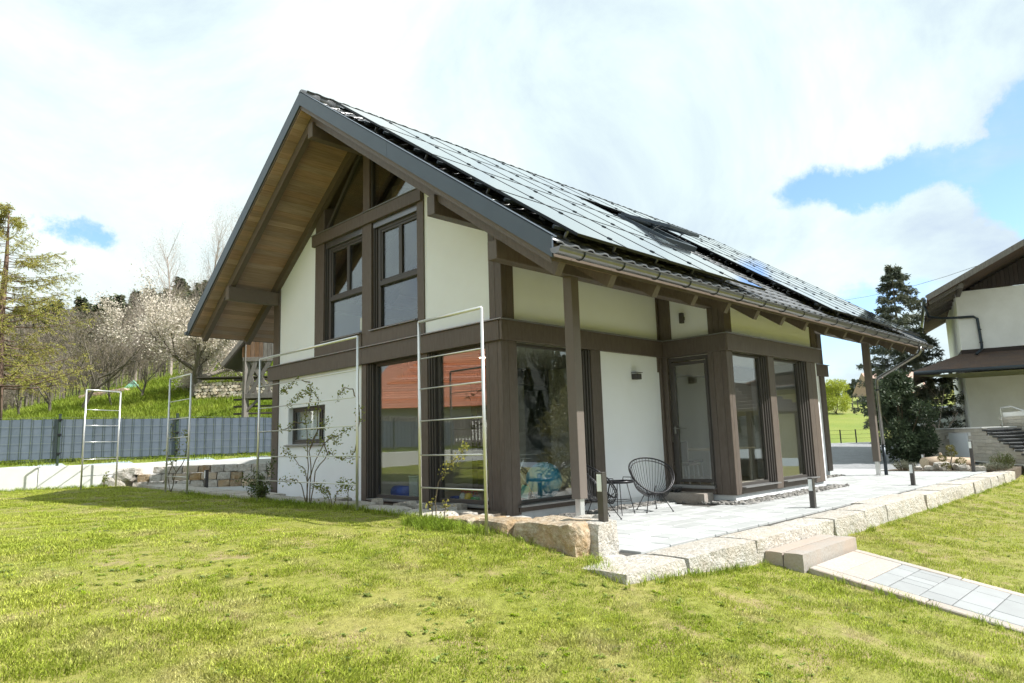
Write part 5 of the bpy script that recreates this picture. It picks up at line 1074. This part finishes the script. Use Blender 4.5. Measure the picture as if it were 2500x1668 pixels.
# ------------------------------------------------------------------ driveway, rock garden
def brick_mat(name, c1, c2, mortar, sx, sy, rough=.85):
    m = bpy.data.materials.new(name); m.use_nodes = True; t = m.node_tree; n = t.nodes; l = t.links; b = n['Principled BSDF']; b.inputs['Roughness'].default_value = rough
    geo = n.new('ShaderNodeNewGeometry'); br = n.new('ShaderNodeTexBrick'); br.inputs['Scale'].default_value = 1; br.inputs['Color1'].default_value = (*c1, 1); br.inputs['Color2'].default_value = (*c2, 1); br.inputs['Mortar'].default_value = (*mortar, 1)
    br.inputs['Brick Width'].default_value = sx; br.inputs['Row Height'].default_value = sy; br.inputs['Mortar Size'].default_value = .012; l.new(geo.outputs['Position'], br.inputs['Vector']); no = n.new('ShaderNodeTexNoise'); no.inputs['Scale'].default_value = .7; no.inputs['Detail'].default_value = 6; l.new(geo.outputs['Position'], no.inputs['Vector'])
    mi = n.new('ShaderNodeMix'); mi.data_type = 'RGBA'; mi.blend_type = 'MULTIPLY'; mi.inputs[0].default_value = .55; l.new(br.outputs[0], mi.inputs[6]); rp_ = n.new('ShaderNodeMapRange'); l.new(no.outputs[0], rp_.inputs[0]); rp_.inputs[3].default_value = .55; rp_.inputs[4].default_value = 1.25; l.new(rp_.outputs[0], mi.inputs[7]); l.new(mi.outputs[2], b.inputs['Base Color'])
    bp = n.new('ShaderNodeBump'); bp.inputs['Strength'].default_value = .5; bp.inputs['Distance'].default_value = .01; bp.invert = True; l.new(br.outputs['Fac'], bp.inputs['Height']); l.new(bp.outputs[0], b.inputs['Normal']); MAT[name] = m
brick_mat('cobble', (.30, .305, .315), (.245, .25, .262), (.15, .145, .135), .24, .16)
dd_ = lambda x, y: (x-CAM.x)*.706+(y-CAM.y)*.708
sheet('driveway', np.arange(13.15, 44, .4), np.arange(-3.6, 22, .4), lambda x, y: Gz(x, y)+.02, 'cobble', lambda x, y: (dd_(x, y) < 43.5) & (y < 12) & ((x < 16.4) & (y > -3.3) | (y > -.9-.35*(x-16.4)*0) | (x > 18.9) & (y > -3.4)))
MB().prism([(13.16, 1.4), (16.7, 1.4), (16.7, -.4), (13.16, -.4)], 2, -.35, -.198).build('driveway_kerb', 'paver', None).__setitem__('kind', 'structure')
bed = MB().prism([(15.6, -.5), (19.2, -.9), (19.6, -3.5), (16.6, -3.72), (15.95, -3.1), (15.6, -1.6)], 2, -.5, -.185).build('planting_bed', 'soil', None); bed['kind'] = 'structure'
mat('log_wood', (.42, .33, .24), .85, nz=(6, .6, 6), col2=(.28, .21, .15), stretch=(1, 1, 6)); lg = thing('garden_log', 'barkless fallen log lying across the rock garden', 'log', (16.9, -1.5, -.2))
MB().tube([(16.75, -1.42, .0), (17.3, -1.65, .02), (17.9, -1.95, -.01), (18.6, -2.27, -.04)], [.17, .165, .15, .13], 12).build('trunk', 'log_wood', lg, True); MB().tube([(16.735, -1.414, .0), (16.75, -1.42, .0)], [.15, .155], 12).build('cut_end', 'log_end', lg); MB().tube([(17.5, -1.75, .1), (17.45, -1.7, .28)], [.05, .035], 7).build('branch_stub', 'log_wood', lg)
RL = ('largest pale rock under the garden log', 'flat pale rock beside the bonsai trunk', 'small rust tinted rock in front of the log', 'rounded pale rock at the log end', 'low white rock beside the tall bollard light', 'small pale rock behind the bonsai', 'angular rock at the bed corner', 'tan rock between lavender and log', 'thin pale rock leaning on the log', 'small white rock on the bed edge')
for k, (x, y, s) in enumerate(((16.35, -2.0, .42), (16.1, -2.55, .3), (16.3, -1.65, .24), (16.55, -2.35, .34), (16.0, -3.0, .26), (16.6, -2.8, .22), (15.85, -1.75, .25), (16.1, -1.4, .2), (16.9, -2.3, .3), (15.9, -2.15, .2))):
    o = place('garden_rock', rock_mesh('garden_rock', s, s*.8, s*.55, 'granite_pale', 230+k, .05*s/.3, (3, 3, 3), 1.0, 6), (x, y, -.2), R_.uniform(0, 3)); tag(o, RL[k], 'rock', 'rocks in the rock garden')
leafmat('pine_pad', (.11, .115, .02), (.19, .16, .03), .15); leafmat('lavender', (.165, .175, .125), (.22, .23, .17), .2)
bz = thing('cloud_pruned_pine', 'small cloud pruned pine with ball shaped pads in the rock garden', 'bonsai', (16.02, -2.33, -.19)); MB().tube([(16.02, -2.33, -.2), (16.0, -2.3, .02), (16.04, -2.35, .25), (16.0, -2.34, .47)], [.022, .018, .014, .008], 6).build('trunk', 'bark_grey', bz, True)
for (dx, dy, z, r0) in ((0, 0, .47, .10), (.02, -.01, .31, .13), (-.16, .2, .17, .10), (.12, -.2, .08, .13), (-.08, .14, -.06, .11)):
    MB().tube([(16.02, -2.33, z-.06), (16.02+dx*.9, -2.33+dy*.9, z-.02)], .009, 5).build('branch', 'bark_grey', bz); n = 420; v = NP.normal(0, 1, (n, 3)); v /= np.linalg.norm(v, axis=1)[:, None]; P = np.array((16.02+dx, -2.33+dy, z+.0))+v*np.array((r0, r0, r0*.7))*NP.uniform(.6, 1, (n, 1)); V, F = leaf_quads(P, v, .05, NP, .25, .5); o = bpy.data.objects.new('needle_pad', npmesh('needle_pad', V-np.array((16.02, -2.33, -.19)), F, 'pine_pad')); link(o, bz)
def tuft_shrub(name, label, x, y, z, rx, ry, h, n, lm, seed, cat='shrub', w=.05):
    r = np.random.default_rng(seed); t = thing(name, label, cat, (x, y, z)); P, D = [], []; mb = MB()
    for k in range(int(n/14)):
        a, q = r.uniform(0, 6.28), math.sqrt(r.uniform(0, 1)); b = np.array((x+rx*.45*q*math.cos(a), y+ry*.45*q*math.sin(a), z)); e = np.array((x+rx*q*math.cos(a), y+ry*q*math.sin(a), z+h*r.uniform(.7, 1.05)*(1-.35*q*q))); mb.tube([b, e], [.004, .002], 3, False)
        u = r.uniform(.25, 1, 14)[:, None]; P.append(b+(e-b)*u); D.append(np.repeat((e-b)[None]/np.linalg.norm(e-b), 14, 0))
    mb.build('stems', 'bark', t); P = np.concatenate(P)+r.normal(0, .012, (len(P)*14, 3)); D = np.concatenate(D); V, F = leaf_quads(P, D, w, r, .22, .35); o = bpy.data.objects.new('foliage', npmesh('foliage', V-np.array((x, y, z)), F, lm)); link(o, t)
tuft_shrub('lavender_clump', 'grey green lavender clump beside the garden log, next to the terrace', 15.82, -1.12, -.19, .30, .36, .30, 1800, 'lavender', 91); tuft_shrub('lavender_clump', 'low grey lavender running along the terrace edge beyond the tall bollard', 16.15, -3.35, -.19, .26, .5, .22, 1900, 'lavender', 92)
tuft_shrub('rosemary_bush', 'upright rounded olive green bush behind the lavender', 17.5, -3.3, -.3, .34, .34, .62, 2200, 'leaf_bush', 93)
# ------------------------------------------------------------------ neighbouring house
nC = Vector((26.59, -.76, 0)); nu = Vector((.262, -.965, 0)); nn = Vector((-.965, -.262, 0))
mat('neighbour_plaster', (.88, .87, .85), .9, nz=(.8, .3, 6), col2=(.55, .53, .49)); mat('dark_boards', (.035, .022, .018), .7, var=.2, nz=(8, .5), stretch=(6, 6, .6)); mat('old_tiles', (.085, .06, .05), .85, nz=(2.2, .7, 7), col2=(.15, .085, .05), bump=(14, 1, .05)); mat('mossy', (.22, .22, .10), .9)
nh = thing('neighbour_house', 'white neighbouring house with dark boarded gable and brown tiled pent roof', 'house', nC)
def np_(u, n, z): return nC+nu*u+nn*n+Vector((0, 0, z))
def nbox(name, u0, u1, n0, n1, z0, z1, m, par=None, c=.01): 
    ctr = np_((u0+u1)/2, (n0+n1)/2, (z0+z1)/2); return MB().obox(ctr, (u1-u0, n1-n0, z1-z0), Matrix((nu, nn, Vector((0, 0, 1)))).transposed(), c).build(name, m, par or nh)
nbox('wall', 0, 12, -9, 0, -.3, 4.12, 'neighbour_plaster'); nbox('wall', 0, 12, -9, 0, 4.32, 6.85, 'neighbour_plaster'); nbox('band', -.03, 12, -9, .04, 4.12, 4.32, 'dark_boards')
def rz_(u): return 6.37+.517*(u+1.11)
for k in range(46):                                               # dark vertical boards filling the gable
    u = .12+.155*k; MB().obox(np_(u+.075, .02, (6.86+rz_(min(u, 6))-.25)/2), (.15, .05, max(.05, rz_(min(u, 6))-.25-6.86)), Matrix((nu, nn, Vector((0, 0, 1)))).transposed(), .006).build('gable_board', 'dark_boards', nh) if rz_(min(u, 6))-.25 > 6.95 else None
nroof = MB(); A = [np_(-1.11, 2.4, 6.37), np_(6.2, 2.4, rz_(6.2)), np_(6.2, -9.5, rz_(6.2)), np_(-1.11, -9.5, 6.37)]; nroof.add([p+Vector((0, 0, .0)) for p in A]+[p-Vector((0, 0, .16)) for p in A], [(0, 1, 2, 3), (7, 6, 5, 4), (0, 4, 5, 1), (3, 2, 6, 7), (0, 3, 7, 4), (1, 5, 6, 2)])
A = [np_(6.2, 2.4, rz_(6.2)), np_(13.5, 2.4, 6.37), np_(13.5, -9.5, 6.37), np_(6.2, -9.5, rz_(6.2))]; nroof.add(A+[p-Vector((0, 0, .16)) for p in A], [(0, 1, 2, 3), (7, 6, 5, 4), (0, 4, 5, 1), (3, 2, 6, 7), (0, 3, 7, 4), (1, 5, 6, 2)]); nr = nroof.build('roof', 'old_tiles', nh)
MB().beam(np_(-1.13, 2.43, 6.33), np_(6.2, 2.43, rz_(6.2)-.04), .05, .22).build('barge_board', 'old_wood', nr)
for k in range(6): MB().beam(np_(-1.05, 2.1-1.1*k, 6.17), np_(.2, 2.1-1.1*k, rz_(.2)-.24), .1, .14).build('rafter', 'old_wood', nr)
MB().beam(np_(.1, 2.2, 6.72), np_(.1, -.1, 6.72), .16, .2).build('purlin', 'old_wood', nr)
MB().tube([np_(-1.22, 2.4, 6.25), np_(-1.22, -9, 6.25)], .07, 8).build('gutter', 'dark_steel', nr)
dpn = MB().tube([np_(-1.2, 1.3, 6.2), np_(-1.1, 1.1, 5.75), np_(-.6, .35, 5.72), np_(.0, .1, 5.72), np_(.55, .1, 5.70), np_(.68, .1, 5.6), np_(.72, .1, 4.45), np_(.7, .2, 4.3), np_(.45, .75, 4.05)], .055, 8).build('downpipe', 'dark_steel', nh, True)
for z in (5.1, 4.55): MB().tube([np_(.71, .1, z), np_(.71, .1, z+.05)], .07, 8).build('pipe_clip', 'black_metal', dpn)
lo = MB(); A = [np_(-1.9, 3.5, 3.30), np_(12, 3.5, 3.30), np_(12, 0.03, 4.16), np_(-.02, .03, 4.16), np_(-1.9, -6, 3.3), np_(-.02, -6, 4.16)]; lo.add(A+[p-Vector((0, 0, .12)) for p in A], [(0, 1, 2, 3), (0, 3, 5, 4), (6, 9, 8, 7), (6, 10, 11, 9), (0, 6, 7, 1), (0, 4, 10, 6)]); lr = lo.build('pent_roof', 'old_tiles', nh)
lo = MB(); lo.add([np_(-1.85, 3.4, 3.12), np_(12, 3.4, 3.12), np_(12, 0, 3.12), np_(-.0, 0, 3.12)], [(0, 1, 2, 3)]).build('soffit', 'mossy', lr); MB().tube([np_(-1.9, 3.57, 3.22), np_(12, 3.57, 3.22)], .07, 8).build('gutter', 'dark_steel', lr)
# stair wall clad in narrow travertine bricks
mat('travertine', (.50, .46, .40), .8, var=.14, nz=(7, .5, 6), col2=(.40, .35, .29), bump=(40, .4, .006)); mat('tread', (.05, .05, .055), .5); mat('panel_door', (.62, .65, .68), .45)
sw = thing('stair_wall', 'pale brick clad stair wall with small white door and dark treads', 'wall', (25.24, .59, -.1)); wa, wb = Vector((25.24, .59, 0)), Vector((17.6, -4.6, 0)); wd = (wb-wa).normalized(); wn_ = Vector((wd.y, -wd.x, 0)); wn_ = wn_ if wn_.dot(Vector((CAM.x, CAM.y, 0))-wa) > 0 else -wn_
RW = Matrix((wd, wn_, Vector((0, 0, 1)))).transposed()
def sp_(u, n, z): return wa+wd*u+wn_*n+Vector((0, 0, z))
MB().obox(sp_(2.515, -.5, .4), (5.03, 1.0, 1.16), RW).build('core', 'neighbour_plaster', sw)
for k in range(12): MB().obox(sp_(5.2+.34*k, -.5, (.98-.11*(k+1)-.3)/2+.0), (.34, 1.0, max(.12, 1.28-.11*(k+1))), RW).build('core', 'neighbour_plaster', sw)
BM = {}
for r in range(9):
    z = -.12+.125*r; u = -.0 if r % 2 else -.2
    while u < 9.2:
        w = R_.choice((.4, .5, .6)); top = 1.0 if u+w/2 < 5.05 else 1.0-.11*((u+w/2-5.05)/.34)
        if z+.12 < top+.03 and not (2.1 < u+w/2 < 4.0 and z < .84) and u+w > .05:
            BM.setdefault(w, MB().box(0, 0, 0, w-.008, .035, .118, .005).mesh('brick', 'travertine')); o = place('brick', BM[w], sp_(u, .0, z)+wn_*R_.uniform(0, .008), math.atan2(wd.y, wd.x), sw); o.scale.y = -1 if wn_.cross(wd).z > 0 else 1
        u += w
MB().obox(sp_(3.05, .03, .40), (1.55, .05, .86), RW, .006).build('door', 'panel_door', sw); MB().obox(sp_(2.515, -.48, 1.02), (5.15, 1.1, .05), RW, .01).build('coping', 'concrete', sw)
for k in range(12): MB().obox(sp_(5.25+.34*k, -.46, 1.0-.11*(k+.6)), (.38, 1.06, .06), RW, .006).build('tread', 'tread', sw)
bw = thing('clad_back_wall', 'pale brick clad wall behind the neighbouring stairs with steel handrail', 'wall', sp_(4, -1.3, 0)); MB().obox(sp_(6.3, -1.35, .55), (5.0, .25, 2.0), RW).build('core', 'neighbour_plaster', bw)
for r in range(12):
    z = -.1+.125*r; u = 3.8-(.25 if r % 2 else 0)
    while u < 8.6:
        w = R_.choice((.4, .5, .6)); place('brick', BM[w], sp_(u, -1.22, z), math.atan2(wd.y, wd.x), bw).scale.y = -1 if wn_.cross(wd).z > 0 else 1; u += w
MB().tube([sp_(3.8, -1.18, 1.72), sp_(4.7, -1.1, 1.74), sp_(8.8, -1.0, .85)], .025, 8).build('handrail', 'white_metal', bw)
for u in (3.9, 5.6, 7.4): MB().tube([sp_(u, -1.12, .4), sp_(u, -1.12, 1.7-max(0, u-4.7)*.215)], .016, 6).build('rail_post', 'white_metal', bw)
# polytunnel, bare sapling, far fence, far house
gh = thing('polytunnel', 'pale translucent polytunnel greenhouse behind the stair wall', 'greenhouse', (33.2, 1.9, -.1)); ga, gb = Vector((33.9, 3.0, -.1)), Vector((33.0, -1.2, -.1)); gd = (gb-ga).normalized(); gs = Vector((-gd.y, gd.x, 0))
filmV, filmF = [], []
for j, p in enumerate((ga, ga*.5+gb*.5, gb)):
    arc = [p+gs*1.5*math.cos(math.pi*k/10)+Vector((0, 0, .5+1.8*math.sin(math.pi*k/10))) for k in range(11)]; arc = [p+gs*1.5]+arc+[p-gs*1.5]; MB().tube(arc, .025, 6).build('hoop', 'white_metal', gh); filmV += arc
for j in range(2):
    for k in range(12): filmF.append((j*13+k, j*13+k+1, (j+1)*13+k+1, (j+1)*13+k))
filmF += [tuple(range(13)), tuple(range(26, 39))]; mat('poly_film', (.72, .76, .74), .35, translucent=.5); MB().add(filmV, filmF).build('film', 'poly_film', gh)
tree('bare_sapling', 'leafless sapling before the corner of the neighbouring house', (26.0, .35, -.1), FT, 1.5, .05, 'birch_bark', None, 0, .1, 95)
ff = thing('wire_fence', 'thin dark post and wire fence along the far driveway edge', 'fence', (37.2, 8.4, gz(37.2, 8.4)))
for k in range(9):
    x, y = 33.85+.68*1.0*k*1.0, 11.8-.68*k*1.0; z = gz(x, y); MB().box(x-.03, y-.03, z-.1, x+.03, y+.03, z+.85).build('post', 'black_metal', ff)
for h in (.3, .55, .8): MB().tube([(33.85, 11.8, gz(33.85, 11.8)+h), (39.3, 6.36, gz(39.3, 6.36)+h)], .008, 4).build('wire', 'black_metal', ff)
fh = thing('far_house', 'distant house with pale pink tiled roof beyond the meadow', 'house', (67, 17, gz(67, 17))); mat('pink_tiles', (.52, .36, .30), .85, nz=(3, .5), col2=(.44, .29, .23), bump=(8, .8, .1)); z = gz(67, 17)
MB().obox((70.5, 15, z+1.0), (4.6, 4, 3.0), Matrix.Rotation(rad(-45), 3, 'Z')).build('wall', 'neighbour_plaster', fh); RT = Matrix.Rotation(rad(-45), 3, 'Z')
def fp(a, b, c): return Vector((70.5, 15, z))+RT@Vector((a, b, c))
MB().add([fp(-2.8, -2.6, .9), fp(2.8, -2.6, .9), fp(2.8, 0, 3.3), fp(-2.8, 0, 3.3), fp(2.8, 2.6, .9), fp(-2.8, 2.6, .9)], [(0, 1, 2, 3), (3, 2, 4, 5), (0, 3, 5), (1, 4, 2)]).build('roof', 'pink_tiles', fh)
for k in range(3): MB().obox(fp(-1.4+1.4*k, -2.03, .6), (.6, .06, .5), RT).build('window', 'frame', fh)
mat('picket_dark', (.07, .06, .05), .9)
pf = thing('picket_fence', 'dark wooden picket fence below the distant pink roof', 'fence', (60, 15, gz(60, 15)))
for k in range(24):
    x, y = 60.0+.32*k, 17.6-.36*k; zz_ = gz(x, y); MB().box(x-.07, y-.03, zz_-.1, x+.07, y+.03, zz_+R_.uniform(.8, 1.0)).build('picket', 'picket_dark', pf)
for nm, lb, pts in (('power_line', 'upper thin overhead wire crossing before the wooded hillside', [(-6, 58, 13.6), (12, 46, 12.0), (30, 34, 12.4)]), ('power_line', 'lower thin overhead wire crossing before the wooded hillside', [(-6, 58, 12.7), (12, 46, 11.2), (30, 34, 11.6)]), ('power_line', 'overhead wire running from the sky to the neighbouring gable', [(75, 32, 18), (48, 12, 11.2), (25.6, -3.4, 8.0)])):
    P2 = [Vector(pts[0])*(1-t)**2+2*t*(1-t)*(Vector(pts[1])*2-(Vector(pts[0])+Vector(pts[2]))/2)+Vector(pts[2])*t*t for t in [i/14 for i in range(15)]]; tag(MB().tube(P2, .011, 4).build(nm, 'old_dark', None, False, pts[0]), lb, 'power line')
# ------------------------------------------------------------------ across the garden, seen in the window reflections
mat('red_tiles', (.56, .22, .13), .8, var=.16, nz=(3, .6), col2=(.42, .15, .08)); rh = thing('red_roofed_house', 'long house with orange red tiled roof across the garden, mirrored in the gable windows', 'house', (-19, 22, .6))
ra, rb = Vector((-13.6, 27.2, 0)), Vector((-29, 12.5, 0)); rd_ = (rb-ra).normalized(); rn = Vector((-rd_.y, rd_.x, 0)); rn = rn if rn.dot(Vector((7, -7, 0))-ra) < 0 else -rn; RR = Matrix((rd_, rn, Vector((0, 0, 1)))).transposed(); rl = (rb-ra).length
MB().obox(ra+rd_*rl/2+rn*4.5+Vector((0, 0, 1.6)), (rl-1, 7.6, 3.4), RR).build('wall', 'neighbour_plaster', rh); rr_ = bpy.data.objects.new('roof', None); link(rr_, rh)
for k in range(26):
    n0 = .18*k; z = 3.2+.155*k; MB().obox(ra+rd_*(rl/2+.09*k)+rn*(n0+.1)+Vector((0, 0, z)), (rl-.18*k, .24, .05), RR@Matrix.Rotation(.62, 3, 'X')).build('tile_course', 'red_tiles', rr_)
MB().add([ra+rd_*(.09*0)+Vector((0, 0, 3.15)), rb+Vector((0, 0, 3.15)), rb-rd_*2.3+rn*4.7+Vector((0, 0, 7.15)), ra+rd_*2.3+rn*4.7+Vector((0, 0, 7.15)), rb+rn*9.4+Vector((0, 0, 3.15)), ra+rn*9.4+Vector((0, 0, 3.15))], [(0, 1, 2, 3), (3, 2, 4, 5), (0, 3, 5), (1, 4, 2)]).build('roof_deck', 'red_tiles', rr_)
for k in range(5): MB().obox(ra+rd_*(3+3.4*k)+rn*.62+Vector((0, 0, 2.0)), (1.1, .08, 1.1), RR).build('window', 'frame', rh)
pk = thing('board_fence', 'weathered upright board fence across the lawn, mirrored in the gable windows', 'fence', (-14, 17, .2)); pa, pb_ = Vector((-10.0, 21.5, 0)), Vector((-22, 9.5, 0)); pd = (pb_-pa).normalized(); pmesh = MB().box(-.055, -.012, 0, .055, .012, 1.35, .004).mesh('board', 'old_wood')
for k in range(105):
    p = pa+pd*(.16*k); place('board', pmesh, (p.x, p.y, (gz(p.x, p.y) if hill_tl(p.x, p.y)[0] > 0 else float(Lz(p.x, p.y)))+.05+R_.uniform(0, .05)), math.atan2(pd.y, pd.x), pk)
for z in (.45, 1.1): MB().beam(pa+Vector((0, 0, z)), pb_+Vector((0, 0, z)), .04, .08).build('rail', 'old_wood', pk)
mat('grey_tiles', (.26, .23, .21), .8, var=.1); cp = thing('tiled_carport', 'open carport with hipped grey tiled roof, mirrored in the bay window', 'carport', (22, -9.5, -1.6)); 
for x in (19.6, 24.4):
    for y in (-12, -8.2): MB().box(x-.09, y-.09, -1.7, x+.09, y+.09, 2.0, .01).build('post', 'old_wood', cp)
cr = bpy.data.objects.new('roof', None); link(cr, cp)
for k in range(9):
    e = .36*k; MB().box(19.0+e*.8, -13+e*.8, 1.95+.16*k, 25-e*.8, -7.4-e*.8, 2.10+.16*k, .02).build('tile_course', 'grey_tiles', cr)
mat('car_paint', (.025, .027, .03), .25, .3, coat=.8); mat('tyre', (.015, .015, .015), .8); car = thing('parked_car', 'dark car parked under the tiled carport, mirrored in the bay window', 'car', (21.8, -9.8, -1.65)); cx, cy, cz = 21.8, -9.8, -1.55
prof = [(-2.1, .35), (-2.15, .75), (-1.9, .95), (-1.3, 1.02), (-.8, 1.48), (.6, 1.5), (1.15, 1.02), (2.0, .88), (2.15, .6), (2.1, .35)]; MB().prism([(cx+a, cz+b) for a, b in prof], 1, cy-.82, cy+.82).build('body', 'car_paint', car)
for sx in (-1.35, 1.35):
    for sy in (-.84, .70):
        MB().tube([(cx+sx, cy+sy, cz+.34), (cx+sx, cy+sy+.14, cz+.34)], .34, 16).build('wheel', 'tyre', car); MB().tube([(cx+sx, cy+sy-.005, cz+.34), (cx+sx, cy+sy+.145, cz+.34)], .2, 12).build('rim', 'steel', car)
for sy in (-.826, .80): MB().prism([(cx-.98, cz+1.05), (cx-.72, cz+1.4), (cx+.5, cz+1.42), (cx+.9, cz+1.05)], 1, cy+sy, cy+sy+.026).build('side_window', 'frame', car)
leaf_bush('garden_tree', 'leafy tree beside the carport, mirrored in the bay window', (17.0, -12.5, -1.7), 1.8, 1.8, 5.0, 5000, .16, 'twig_green', 97, 'tree', 7, .25)
